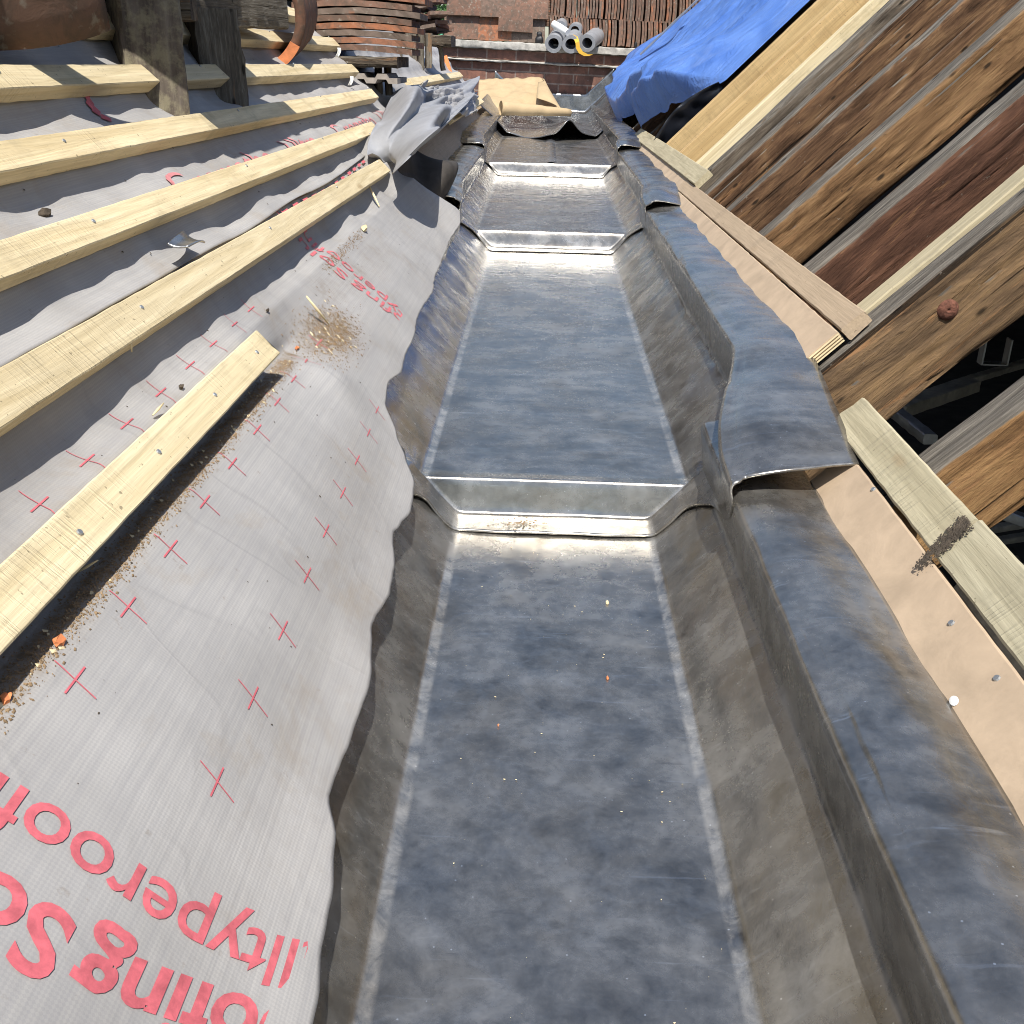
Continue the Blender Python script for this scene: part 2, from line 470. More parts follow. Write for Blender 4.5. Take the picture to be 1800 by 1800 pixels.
def tube_geo(pts, rad, n=10, cap=True):
    vs, fs = [], []
    for i, p in enumerate(pts):
        p = Vector(p)
        d = (Vector(pts[min(i + 1, len(pts) - 1)]) - Vector(pts[max(i - 1, 0)])).normalized()
        a = d.cross(Vector((0, 0, 1)) if abs(d.z) < .9 else Vector((1, 0, 0))).normalized(); b = d.cross(a)
        r = rad[i] if isinstance(rad, (list, tuple)) else rad
        for k in range(n):
            an = 2 * math.pi * k / n
            vs.append(p + a * math.cos(an) * r + b * math.sin(an) * r)
    for i in range(len(pts) - 1):
        for k in range(n):
            a, b = i * n + k, i * n + (k + 1) % n
            fs.append((a, b, b + n, a + n))
    if cap:
        fs.append(tuple(reversed(range(n)))); fs.append(tuple((len(pts) - 1) * n + k for k in range(n)))
    return vs, fs
def solidify(o, th, off=-1):
    m = o.modifiers.new('thickness', 'SOLIDIFY'); m.thickness = th; m.offset = off
    return o

# ------------------------------------------------------------------ setting
gs = 300
g = mesh('ground', [(-gs, -gs, -5), (gs, -gs, -5), (gs, gs, -5), (-gs, gs, -5)], [(0, 1, 2, 3)], M_GROUND)
props(g, kind='structure')
vs, fs, _ = grid(40, 60, lambda a, b: Vector((lerp(-3.2, 4.5, a), lerp(-1.5, 9.2, b), -.62 + .03 * nz(a * 30, b * 40))))
props(mesh('attic_floor', vs, fs, M_FLOOR, smooth=True), kind='structure')

# ------------------------------------------------------------------ lead gutter sheets
XC = .03
YD = [1.395, 3.385, 5.12]                     # the three drips
def dq(s): return [0.0, .092, .125, .165][s]  # how far the rims climb the slope
def profile(z0, dcr, dout, side, lift=0.0, fil=1.0, outl=0.0):
    w_ = .135 + z0
    q = dcr / R2; qo = dout / R2
    zc = max(.072 + q, z0 + .02); xcr = .135 + zc
    nodes = [(0, z0 + lift), (w_, z0 + lift), (xcr, zc + lift),
             (xcr - .011 * fil + .012 * (1 - fil), zc + .072 * fil + lift),
             (xcr + .029, zc + .083 * fil + lift + .008 * (1 - fil)),
             (.299 + qo, .142 + qo + lift + .002 + outl)]
    return [Vector((side * a, b)) for a, b in nodes]
RAD = [0, .010, .008, .011, .030, 0]
CNT = [16, 12, 10, 8, 8]
def sample(nodes, rad=RAD):
    pts, marks = [], []
    n = len(nodes)
    prev = nodes[0]
    for i in range(1, n):
        c = nodes[i]
        a = c
        if i < n - 1:
            d1 = (nodes[i - 1] - c); d2 = (nodes[i + 1] - c)
            r1 = min(rad[i], d1.length * .45); r2 = min(rad[i], d2.length * .45)
            a = c + d1.normalized() * r1; b = c + d2.normalized() * r2
        m = CNT[i - 1]
        for k in range(m): pts.append(prev.lerp(a, k / m)); marks.append(0)
        if i < n - 1:
            for k in range(5):
                t = k / 5
                pts.append(a.lerp(c, t).lerp(c.lerp(b, t), t)); marks.append(i)
            prev = b
        else:
            pts.append(a); marks.append(0)
    return pts, marks
def gutter_sheet(s, y_end, mat, label):
    last = s - 1
    y0 = -.35 if s == 0 else YD[s - 1] - .062
    ys = []
    y = y0
    while y < y_end:
        ys.append(y)
        near = s > 0 and y < YD[s - 1] + .06
        if s and -.012 < y - YD[s - 1] < .018: y += .0018
        else: y += .005 if near else (.012 if s < 2 else .02)
    ys.append(y_end)
    cols, wear, uvs = [], [], []
    for y in ys:
        if s == 0:
            z0, dc, do, lift = 0.0, 0.0, 0.0, 0.0
        else:
            yd = YD[s - 1]
            k = sm(yd - .004, yd + .010, y) if s == 1 else sm(yd - .008, yd + .016, y)
            z0 = lerp(.05 * (s - 1) + .0005, .05 * s, k)
            kk = sm(yd - .03, yd + .20, y)
            dc = lerp(dq(s - 1), dq(s), kk)
            do = lerp(lerp(dq(s - 1), dq(s), .62), dq(s) + .007 * nz(y * 5, s), sm(yd - .08, yd + .16, y))
            lift = lerp(.0045, 0, sm(yd, yd + .05, y)) if y < yd + .05 else 0
        row = []; wr = []; ur = []
        for side in (-1, 1):
            fil = 1.0 if (side > 0 or s >= 2) else .35
            if s and side > 0: fil *= 1 + .25 * math.exp(-((y - YD[s - 1] - .03) / .08) ** 2)
            pts, mk = sample(profile(z0, dc, do, side, lift, fil, .002 if s == 0 else lerp(-.008, .012, sm(YD[s - 1] - .10, YD[s - 1] + .18, y))))
            if side < 0: idx = range(len(pts) - 1, 0, -1)
            else: idx = range(len(pts))
            for i in idx:
                p = pts[i]
                f = i / len(pts)
                # hand dressed unevenness: flat sole is true, the sides and rims ripple
                amp = .0007 if f < .30 else (.0028 if f < .62 else .0042)
                am2 = .0004 if f < .30 else .0011
                nn = nz(y * 7 + s * 11, f * 6, side * 3.1) * amp + nz(y * 26 + s * 5, f * 22, side * 7.7) * am2
                yy = y
                if s and f > .55:
                    bz = math.exp(-((y - YD[s - 1] + .02) / .12) ** 2) * math.sin(math.pi * (f - .55) / .45)
                    nn += (.011 if s == 1 else .006) * bz + .003 * bz * math.sin(f * 22 + s)
                if s and y < YD[s - 1] + .25:      # lower lap edge of the rims runs further down
                    pull = -.205 * sm(.36, .62, f) * (1 - .12 * sm(.8, 1, f)) * (1 - sm(y0, y0 + .25, y)) + .013 * nz(f * 7, s, 5) * (1 - sm(y0, y0 + .06, y))
                    yy = y + pull
                if s and yy < YD[s - 1] + .02 and f > .31: nn += .0035 * sm(.31, .36, f)
                row.append(Vector((XC + p.x + side * -.4 * nn, yy, p.y + nn)))
                wv = 0
                if mk[i] == 1 and mk[i - 1] == 1 and mk[i + 1] == 1: wv = 1.0
                wr.append(wv); ur.append((f * side, y))
        cols.append(row); wear += wr; uvs += ur
    n = len(cols[0])
    vs = [v for r in cols for v in r]
    fs = [(i * n + j, i * n + j + 1, (i + 1) * n + j + 1, (i + 1) * n + j) for i in range(len(cols) - 1) for j in range(n - 1)]
    o = mesh('lead_gutter_sheet', vs, fs, mat, smooth=True, uvs=uvs, attr=wear)
    solidify(o, .0028)
    props(o, label, 'lead sheet', 'stepped lead sheets lining the gutter')
    return o
gutter_sheet(0, YD[0] + .01, M_LEAD, 'nearest lead gutter sheet, flat grey tray below the first step, dark rolled right rim')
gutter_sheet(1, YD[1] + .01, M_LEADX, 'long brushed lead gutter sheet between the first and second bright steps')
gutter_sheet(2, YD[2] + .01, M_LEADX, 'shiny streaked lead gutter sheet between the second and third bright steps')
far = gutter_sheet(3, 8.9, M_LEADX, 'short lead gutter sheet above the third step, half hidden by loose curled lead')
# welded seam up the middle of the far sheet
vs, fs, _ = grid(40, 7, lambda a, b: Vector((XC + .005 + (b - .5) * .05 + .002 * nz(a * 9, 1), lerp(5.16, 8.8, a), .1515 + .006 * math.sin(math.pi * b))))
mesh('welded_seam', [v - far.location for v in vs], fs, M_LEADT, parent=far, smooth=True)

# loose lead sheet at the far end, its near edge curled up off the gutter, its far end turned up the wall
def loose(a, b):
    x = lerp(-.40, .52, a)
    e = x - .04
    y0 = 6.75 + .16 * math.sin(a * 9) - 1.1 * max(0, -.26 - e)
    y = lerp(y0, 8.9, b)
    side = max(0, abs(e) - .27) * .95
    hump = .070 * math.exp(-((x - .14) / .05) ** 2) * (1 - b) ** 2 
    dip = .012 + .02 * math.cos((x - .14) * 12)
    z = .165 + dip * (1 - b) ** 3 + hump + side + .010 * nz(x * 8, y * 3) + .05 * b
    if b > .86: y, z = lerp(y, 8.93, 1), z + (b - .86) * .9
    return Vector((x, y, z))
vs, fs, uv = grid(70, 60, loose)
o = mesh('loose_lead_sheet', vs, fs, M_LEADT, smooth=True, uvs=uv, attr=[.35 * (1 if (i % 60) < 2 else 0) for i in range(len(vs))])
solidify(o, .004)
props(o, 'loose lead sheet with curled wavy near edge, in the gutter below the brick wall', 'lead sheet')

# ------------------------------------------------------------------ boards and battens beside the gutter (right)
def on_right(name, y0, y1, t0, t1, h0, th, mat, label, cat, group=None, skew=0.0, **kw):
    o = PR(y0, t0, h0)
    d = (PR(y1, t0 + skew, h0) - o)
    ob = plank(name, o, d, NR, d.length, t1 - t0, th, mat, **kw)
    # frame's y axis = z cross x : for +Y length this points down the slope, so shift to the upper edge
    ob.matrix_world = frame(PR(y0, t1, h0), d, NR)
    return props(ob, label, cat, group)
GB = 'plywood boards along the right gutter edge'
GT = 'timber battens along the right gutter edge'
pa = on_right('plywood_board', -.3, 1.195, .29, .390, -.029, .0165, M_DUSTY, 'pinkish plywood board beside the nearest lead rim, white drip on it', 'board', GB)
pb = on_right('plywood_board', 1.50, 3.36, .385, .478, -.017, .0165, M_DUSTY, 'long pinkish plywood board beside the second lead sheet, layered cut end by the bolted rafter', 'board', GB, skew=-.022)
pc = on_right('plywood_board', 3.375, 6.6, .43, .500, -.017, .0165, M_DUSTY, 'farthest right plywood board running under the blue tarpaulin', 'board', GB, skew=-.01)
on_right('edge_batten', -.3, .900, .395, .446, -.031, .022, M_GREEN, 'pale green treated batten at the right frame edge, butting against a dirty joint', 'batten', GT)
on_right('edge_batten', .905, 1.285, .395, .444, -.031, .022, M_GREEN, 'short pale green treated batten with rounded top end beside the bulging lead lap', 'batten', GT, rag=.004)
on_right('edge_batten', 1.495, 3.40, .482, .522, -.02, .020, M_PLY, 'long tan batten with broken end resting against the bolted rafter', 'batten', GT, skew=-.025, rag=.006)
on_right('edge_batten', 3.20, 5.4, .500, .555, -.012, .020, M_GREEN, 'pale batten with sawn end in front of the new pine rafters', 'batten', GT, skew=-.02)
# ply end grain lamellae
vs, fs = [], []
for i in range(4):
    a = [PR(1.4985, .395, -.0165 + i * .0042), PR(1.4985, .477, -.0165 + i * .0042), PR(1.4985, .477, -.0148 + i * .0042), PR(1.4985, .395, -.0148 + i * .0042)]
    b = [p - Vector((0, .002, 0)) for p in a]
    n = len(vs); vs += a + b
    fs += [(n, n + 1, n + 2, n + 3), (n + 7, n + 6, n + 5, n + 4), (n, n + 4, n + 5, n + 1), (n + 2, n + 6, n + 7, n + 3), (n + 1, n + 5, n + 6, n + 2), (n, n + 3, n + 7, n + 4)]
ep = mesh('end_veneers', vs, fs, M_STRAW, parent=pb); ep.matrix_parent_inverse = pb.matrix_world.inverted()
# nail heads and drip on the near board
for i, (u, v) in enumerate([(1672, 1095), (1752, 1192), (1535, 860)]):
    y, t = right_at(u, v, -.012)
    P = PR(y, t, -.0125)
    vs, fs = tube_geo([P, P + NR * .0016], [.0032, .0026], 9)
    k = mesh('nail_head', vs, fs, M_ZINC, parent=pa); k.matrix_parent_inverse = pa.matrix_world.inverted()
y, t = right_at(1677, 1232, -.012)
vs = []; fs = []
for i in range(12):
    an = i / 12 * 2 * math.pi
    vs.append(PR(y + .006 * math.sin(an), t + .0038 * math.cos(an), -.0118))
vs.append(PR(y, t, -.0105)); fs = [(i, (i + 1) % 12, 12) for i in range(12)]
k = mesh('white_paint_drip', vs, fs, M_WHITE, parent=pa, smooth=True); k.matrix_parent_inverse = pa.matrix_world.inverted()
# tilting fillets the lead is dressed over (right and left)
for s, (ya, yb) in enumerate([(-.34, 1.33), (1.5, 3.3), (3.5, 5.0), (5.3, 8.6)]):
    for side, nm in ((1, 'right'), (-1, 'left')):
        if side < 0 and s < 2: continue
        q = dq(s) / R2 - .006
        prof = [Vector((.222 + q, 0, .076 + q)), Vector((.222 + q, 0, .118 + q)), Vector((.240 + q, 0, .140 + q)), Vector((.296 + q, 0, .148 + q))]
        vs = [Vector((XC + side * p.x, y, p.z)) for y in (ya, yb) for p in prof]
        fs = [(0, 1, 2, 3), (7, 6, 5, 4)] + [(i, (i + 1) % 4, 4 + (i + 1) % 4, 4 + i) for i in range(4)]
        props(mesh('tilting_fillet', vs, fs, M_NEW), 'timber tilting fillet under the rolled %s lead rim, hidden in section' % nm, 'timber', 'fillets under the lead rims')

# ------------------------------------------------------------------ rafters (right)
def old_geo(L, W, T, seed, ch=.01, seg=190, amp=1.0):
    per = []
    nW, nT = 12, 22
    for i in range(nT): per.append((W, T * i / nT))
    for i in range(nW): per.append((W - W * i / nW, T))
    for i in range(nT): per.append((0, T - T * i / nT))
    for i in range(nW): per.append((W * i / nW, 0))
    n = len(per); vs, fs = [], []
    for i in range(seg + 1):
        x = L * i / seg
        c = ch * (1 + .7 * nz(x * 5, seed, 1))
        for (a, b) in per:
            # worn rounded arrises
            ca, cb = W / 2, T / 2
            da, db = abs(a - ca), abs(b - cb)
            ea, eb = da - (W / 2 - c), db - (T / 2 - c)
            a2, b2 = a, b
            if ea > 0 and eb > 0:
                l_ = math.hypot(ea, eb)
                a2 = ca + math.copysign(W / 2 - c + ea / l_ * c, a - ca); b2 = cb + math.copysign(T / 2 - c + eb / l_ * c, b - cb)
            g1 = nz(x * 2.2 + seed, a * 55 + seed, b * 55) ; g2 = nz(x * 5 + seed, a * 130, b * 130 + seed)
            cr_ = max(0, 1 - abs(nz(x * 1.3 + seed, a * 26, b * 30 + seed * .3)) * 14)
            lo = nz(x * 3.1 + seed * 2, a * 8, b * 8)
            d = amp * (.0022 * g1 + .0012 * g2 - .004 * cr_ + .0045 * lo)
            nn = Vector((0, a - ca, (b - cb) * W / T))
            if nn.length: nn.normalize()
            bow = Vector((0, .008 * nz(x * 1.2 + seed, 5), .006 * nz(x * 1.2 + seed, 8)))
            vs.append(Vector((x, a2, b2)) + nn * d + bow)
    for i in range(seg):
        for j in range(n):
            a, b = i * n + j, i * n + (j + 1) % n
            fs.append((a, a + n, b + n, b))
    fs += [tuple(range(n)), tuple(seg * n + j for j in reversed(range(n)))]
    return vs, fs
def rafter(y_far, wdt, dep, mat, label, t0=.05, t1=2.1, c=.203, seed=0.0, wob=.006, rough=.004, ch=.006, dy=0.0, name='old_rafter', group='old rafters of the right hand roof'):
    a = CR - 0
    off = -(c - CR) / R2
    o = PR(y_far, t0, off - dep)
    d = PR(y_far + dy, t1, off - dep) - o
    ob = plank(name, o, d, NR, d.length, wdt, dep, mat, seed=seed, wob=wob, rough=rough, ch=ch, seg=110)
    ob.matrix_world = frame(o - YV * wdt, d, NR)
    if ob.matrix_world.col[1].y < 0: ob.matrix_world = frame(o, d, NR)
    if name == 'old_rafter':
        me = ob.data; g_ = old_geo(d.length, wdt, dep, seed, ch)
        me.clear_geometry(); me.from_pydata([tuple(v) for v in g_[0]], [], g_[1])
        bm = bmesh.new(); bm.from_mesh(me); bmesh.ops.recalc_face_normals(bm, faces=bm.faces); bm.to_mesh(me); bm.free()
        me.polygons.foreach_set('use_smooth', [True] * len(me.polygons)); me.set_sharp_from_angle(angle=math.radians(55)); me.update()
    props(ob, label, 'rafter', group)
    return ob
rafter(1.13, .070, .098, M_OLDTORN, 'nearest old rafter, dark grey top and torn orange side, right frame edge', seed=3, ch=.014, rough=.005)
M_OLDBOLT = mat_old_wood('stained_old_wood', ((.045, .03, .02), (.16, .104, .06), (.33, .21, .105)), raw=.8, grey=.05)
r2 = rafter(1.545, .056, .128, M_OLDBOLT, 'old rafter with a rusty bolt head in its side', seed=11, ch=.008)
rafter(1.612, .046, .11, M_GREEN, 'pale clean timber bolted behind the rafter with the rusty bolt', name='sister_timber', seed=17, rough=.001, ch=.002, wob=.001, group=None)
rafter(1.955, .072, .112, M_OLDRED, 'dark red brown rafter with grey top and split side, behind the pale sister timber', seed=23, ch=.012)
rafter(2.385, .064, .106, M_OLDHON, 'old rafter with a worn honey coloured side, third behind the bolted one', seed=31, wob=.012, ch=.016)
rafter(2.80, .060, .112, M_OLD, 'old brown rafter riddled with dark nail holes', seed=41, ch=.010)
rafter(3.20, .056, .088, M_OLD, 'thin topped old rafter second from the new pine rafters', seed=53, ch=.010)
rafter(3.46, .062, .10, M_OLDGRY, 'grey fibrous old rafter touching the first new pine rafter', seed=67, rough=.006, ch=.012)
GN = 'new pine rafters beside the blue tarpaulin'
rafter(3.70, .045, .15, M_BAT, 'new pine rafter with a pale yellow top lying against old grey wood', name='new_rafter', seed=71, rough=.0008, ch=.002, wob=.001, group=GN)
rafter(4.15, .047, .15, M_NEW, 'middle new pine rafter between its two new neighbours', name='new_rafter', seed=79, rough=.0008, ch=.002, wob=.001, group=GN)
rafter(4.60, .047, .15, M_NEW, 'new pine rafter touching the edge of the blue tarpaulin', name='new_rafter', seed=83, rough=.0008, ch=.002, wob=.001, group=GN)
for i, y in enumerate((5.3, 6.1, 6.9, 7.7, 8.5)):
    rafter(y, .05, .12, M_OLD, 'old rafter mostly hidden underneath the blue tarpaulin', seed=90 + i)
for y in (.71, .30, -.12):
    rafter(y, .06, .11, M_OLD, 'old rafter just outside the right frame edge, nearer than the torn one', seed=y * 50 + 9)
# bolt
P = at_y(1664, 543, 1.492)
vs, fs = [], []
n = 20; rings = [(0, -.0072), (.12, -.0088), (.2, -.0094), (.5, -.0088), (.78, -.0066), (.95, -.003), (1.0, 0.0), (.97, .006)]
for r, dy in rings:
    for k_ in range(n):
        an = 2 * math.pi * k_ / n
        rr = .0165 * max(r, .02) * (1 + .03 * nz(math.cos(an) * 2, math.sin(an) * 2, 4))
        vs.append(P + Vector((rr * math.cos(an), dy, rr * math.sin(an))))
for i in range(len(rings) - 1):
    for k_ in range(n):
        a, b = i * n + k_, i * n + (k_ + 1) % n
        fs.append((a, b, b + n, a + n))
fs.append(tuple(range(n)))
k = mesh('bolt_head', vs, fs, M_RUST, parent=r2, smooth=True, sharp=50); k.matrix_parent_inverse = r2.matrix_world.inverted()

# near-black sheet added under the rafters to darken the gaps
def backing(a, b):
    y = lerp(-1.2, 9.0, a); t0 = .66 + .02 * nz(y * 3, 1) + .14 * (1 - sm(1.5, 1.7, y))
    return PR(y, lerp(t0, 2.12, b), -.165 - .03 * math.sin(math.pi * ((y * 2.4) % 1)) * .6 + .01 * nz(y * 3, b * 4))
vs, fs, _ = grid(120, 20, backing)
o = mesh('dark_backing', vs, fs, mat_plain('gap_shade_black', (.014, .013, .012), .95, .4, 30, bump=.4, spec=.1), smooth=True); solidify(o, .002)
props(o, 'added black sheet darkening the gaps between the old right hand rafters', 'backing')
vs, fs, _ = grid(6, 6, lambda a, b: Vector((lerp(1.62, 3.6, b), lerp(-1.2, 9.0, a), lerp(1.36, -.62, b))))  # opposite slope, its near-black colour standing for the darkness of the interior
o = mesh('roof_boarding', vs, fs, mat_plain('dark_boards', (.03, .024, .02), .95, .4, 12)); solidify(o, .02)
props(o, 'dark boarding of the opposite roof slope deep inside the open roof', 'boarding')
# ------------------------------------------------------------------ inside the open roof
def lath(u0, v0, u1, v1, z, wd, th, mat, label, name='ceiling_lath', ext=.0):
    a, b = at_z(u0, v0, z), at_z(u1, v1, z)
    d = b - a
    a = a - d.normalized() * ext
    ob = plank(name, a, d, Vector((0, 0, 1)), d.length + ext * 2, wd, th, mat, seed=u0 * .01, wob=.003, rough=.002)
    return props(ob, label, 'lath', 'loose laths inside the open roof')
lath(1560, 730, 1615, 775, -.05, .026, .02, M_ZINC, 'pale grey channel strip in the gap behind the nearest old rafter', ext=.02)
lath(1590, 735, 1720, 690, -.16, .05, .03, M_LATH, 'brownish lath lying flat below the bolted rafter')
lath(1640, 700, 1760, 660, -.30, .03, .02, M_LATH, 'thin grey lath deep in the dark gap under the bolted rafter', ext=.2)
lath(1725, 905, 1830, 940, -.12, .024, .018, M_ZINC, 'grey channel strip below the nearest old rafter at the frame edge', ext=.05)
lath(1770, 865, 1850, 905, -.16, .024, .018, M_ZINC, 'upper grey strip of two crossing the gap at the right frame edge', ext=.05)
lath(1690, 950, 1830, 925, -.28, .02, .014, M_LATH, 'thin lath catching light under the nearest old rafter')
lath(1735, 965, 1840, 948, -.32, .022, .014, M_LATH, 'lower thin lath in shadow beside the dusty plaster')
# steel bracket
bk = empty('steel_bracket', at_z(1725, 640, -.05))
bo = bk.location.copy()
for (a, b, c_) in (((0, 0, 0), (.004, .03, .06), 'web'), ((.06, .0, 0), (.004, .03, .06), 'web'), ((0, 0, -.003), (.064, .03, .003), 'base_plate')):
    x0, y0, z0 = a; sx_, sy_, sz_ = b
    v8 = [(x0 + i * sx_, y0 + j * sy_, z0 + l_ * sz_) for i in (0, 1) for j in (0, 1) for l_ in (0, 1)]
    mesh(c_, v8, [(0, 1, 3, 2), (4, 6, 7, 5), (0, 4, 5, 1), (2, 3, 7, 6), (0, 2, 6, 4), (1, 5, 7, 3)], M_ZINC, parent=bk)
props(bk, 'small grey steel bracket in the dark gap right of the rusty bolt', 'bracket')
# dusty plaster heap on the attic floor
q0 = at_z(1770, 1010, -.2)
vs, fs, _ = grid(30, 30, lambda a, b: Vector((q0.x + (a - .35) * .5, q0.y + (b - .5) * .5, -.2 - .42 * max(0, math.hypot(a - .45, b - .5) * 2 - .35) + .025 * nz(a * 9, b * 9) + .01 * nz(a * 30, b * 30))))
props(mesh('plaster_dust', vs, fs, mat_plain('plaster_dust', (.36, .28, .2), .95, .3, 60, bump=.6), smooth=True), 'tan heap of plaster dust and rubble below the nearest rafter at the right edge', 'rubble', kind='stuff')

# ------------------------------------------------------------------ left slope: membrane
BAT = [  # t lower edge, t upper edge near / far, y end
    (.413, .450, .406, .440, 1.20), (.519, .556, .498, .531, 2.64), (.618, .651, .594, .626, 2.95),
    (.713, .747, .687, .723, 3.40), (.809, .842, .781, .817, 3.46), (.905, .940, .880, .915, 3.55), (1.0, 1.035, .98, 1.015, 3.9), (1.1, 1.135, 1.08, 1.115, 4.2)]
def mem_h(y, t):
    q_ = .35 + .65 * sm(.36, .46, t)
    h = q_ * (.004 * nz(y * 3.2, t * 3) + .0032 * nz(y * 9, t * 4, 7) + .0016 * nz(y * 24, t * 7, 3))
    # the sheet sags between the battens
    for (tl, tu, tl2, tu2, ye), nx in zip(BAT[:-1], BAT[1:]):
        a, b = tu, nx[0]
        if a < t < b: h -= (.010 + .012 * nz(y * 5.5, a * 9, 2) + .005 * nz(y * 15, a * 9, 5)) * math.sin(math.pi * (t - a) / (b - a))
    # lower apron: hump and the trough under the first batten
    k = 1 - sm(1.15, 1.45, y)
    h += k * .010 * math.exp(-((t - .29) / .075) ** 2)
    h -= k * .022 * math.exp(-((t - .404) / .011) ** 2)
    h += (1 - k) * .008 * math.exp(-((t - .33) / .06) ** 2)
    # pocket at the end of the first batten
    h -= .02 * math.exp(-((y - 1.36) / .10) ** 2 - ((t - .395) / .05) ** 2)
    h += .012 * math.exp(-((y - 1.31) / .05) ** 2 - ((t - .345) / .04) ** 2)
    # long vertical drapes of the apron
    h += .0012 * math.sin(y * 21 + t * 9 + 2 * nz(y, t)) * sm(.36, .2, t) if t < .36 else 0
    return h
EDGE = [(-.4, .125), (.46, .133), (.55, .144), (.605, .154), (.64, .168), (.72, .163), (.80, .163), (.89, .176), (.96, .168), (1.02, .171), (1.09, .184), (1.17, .172), (1.25, .179), (1.30, .20), (1.35, .224), (1.40, .258), (1.47, .268), (1.55, .257), (1.72, .262), (1.92, .273), (2.1, .268), (2.3, .279), (2.55, .283), (2.78, .29), (2.86, .31)]
def edge_t(y):
    for (a, ta), (b, tb) in zip(EDGE, EDGE[1:]):
        if a <= y <= b: return lerp(ta, tb, sm(a, b, y) * .5 + .5 * (y - a) / (b - a))
    return EDGE[-1][1] if y > 1 else EDGE[0][1]
def lower_sheet(a, b):
    y = lerp(-.35, 2.92, a)
    e = edge_t(y) + .002 * nz(y * 40, 1)
    top = .60
    t = lerp(e, top, b)
    h = mem_h(y, t)
    # far end pulled off and curling down into the gap
    ye = 2.90 - .12 * sm(.30, .48, t) + .06 * sm(.5, .56, t)
    if y > ye - .25:
        y = lerp(ye - .25, ye + .05, (y - ye + .25) / (2.92 - ye + .25)) if ye < 2.87 else y
        h += .035 * sm(ye - .25, ye - .05, y) - .10 * sm(ye - .05, ye + .07, y) ** 1.5
    fl = 1 - sm(e, e + .05, t)
    h += fl * (.0012 * math.sin(y * 33) + .0045 * nz(y * 7, 9) + .003)
    if t > .52: h -= .004
    return PL(y, t, h), (y, t)
NU, NV = 420, 120
vs, uv = [], []
for i in range(NU):
    for j in range(NV):
        p, q = lower_sheet(i / (NU - 1), j / (NV - 1)); vs.append(p); uv.append(q)
fs = [(i * NV + j, i * NV + j + 1, (i + 1) * NV + j + 1, (i + 1) * NV + j) for i in range(NU - 1) for j in range(NV - 1)]
def dust(y, t):
    d = .95 * math.exp(-((y - 1.47) / .085) ** 2 - ((t - .372) / .033) ** 2)
    d += .55 * math.exp(-((y - 1.60) / .20) ** 2 - ((t - .40) / .05) ** 2) * (.5 + nz(y * 9, t * 14, 5))
    if y < 1.35: d += .95 * math.exp(-((t - .395 + .004 * nz(y * 20, 2)) / .010) ** 2)
    d += .5 * math.exp(-((y - 1.95) / .16) ** 2 - ((t - .395) / .03) ** 2) * (.6 + nz(y * 14, t * 20, 5))
    d += .22 * max(0, nz(y * 2.2, t * 7, 31)) + .25 * math.exp(-((t - edge_t(y) - .012) / .02) ** 2) * max(0, nz(y * 5, 2) + .1)
    return max(0.0, min(1.0, d))
low = mesh('roofing_membrane', vs, fs, M_MEM, smooth=True, uvs=uv, origin=False, attr=[dust(*q) for q in uv])
solidify(low, .0009, 1)
props(low, 'grey breathable membrane apron with red print and crosses, hanging over the left gutter edge', 'membrane', 'grey membrane sheets on the left slope')
def seam_t(y): return .552 + .006 * nz(y * 3, 4) + .012 * sm(2.1, 2.8, y)
def upper_sheet(a, b):
    y = lerp(-.35, 7.2, a)
    e = seam_t(y) if y < 2.9 else .585 + .02 * nz(y * 3, 2)
    t = lerp(e, 1.9, b ** 1.25)
    h = mem_h(y, t) + .0025
    f = 1 - sm(e, e + .03, t)
    h += f * max(0, .006 * nz(y * 4.5, 3) + .003)
    return PL(y, t, h), (y, t)
NU, NV = 420, 130
vs, uv = [], []
for i in range(NU):
    for j in range(NV):
        p, q = upper_sheet(i / (NU - 1), j / (NV - 1)); vs.append(p); uv.append(q)
fs = [(i * NV + j, i * NV + j + 1, (i + 1) * NV + j + 1, (i + 1) * NV + j) for i in range(NU - 1) for j in range(NV - 1)]
upp = mesh('roofing_membrane', vs, fs, M_MEM, smooth=True, uvs=uv, origin=False, attr=[max(0, min(.6, .5 * nz(y * 2.6, t * 8, 3) - .08 + .25 * max(0, nz(y * 8, t * 3, 9)))) for y, t in uv])
solidify(upp, .0009, 1)
props(upp, 'grey membrane sheet higher up the left slope, overlapping the apron at the red dashes', 'membrane', 'grey membrane sheets on the left slope')

# print on the membrane: meshes laid on the same surface function
def on_mem(y, t, lift=.0009, upper=False):
    return PL(y, t, mem_h(y, t) + lift + (.0035 if upper else 0))
def stroke(pts, wd, vs, fs, upper=False):
    n = len(pts)
    for i, (y, t) in enumerate(pts):
        a = pts[max(0, i - 1)]; b = pts[min(n - 1, i + 1)]
        d = Vector((b[0] - a[0], b[1] - a[1])).normalized(); nn = Vector((-d.y, d.x)) * wd / 2
        vs.append(on_mem(y + nn.x, t + nn.y, upper=upper)); vs.append(on_mem(y - nn.x, t - nn.y, upper=upper))
    k = len(vs) - 2 * n
    for i in range(n - 1): fs.append((k + 2 * i, k + 2 * i + 1, k + 2 * i + 3, k + 2 * i + 2))
for t0, lst in ((.2545, [.568 + .0985 * i for i in range(9)]), (.3655, [.565 + .095 * i for i in range(10)]), (.459, [.70 + .0905 * i for i in range(8)])):
    for i, y in enumerate(lst):
        tt = t0 + .0012 * i
        if t0 < .3 and tt < edge_t(y) + .01: continue
        vs, fs = [], []
        stroke([(y + .004 * (k / 4 - 1), tt + lerp(-.017, .017, k / 8)) for k in range(9)], .0010, vs, fs)
        stroke([(y + lerp(-.015, .015, k / 6), tt) for k in range(7)], .0014, vs, fs)
        mesh('printed_cross', vs, fs, M_RED, parent=low)
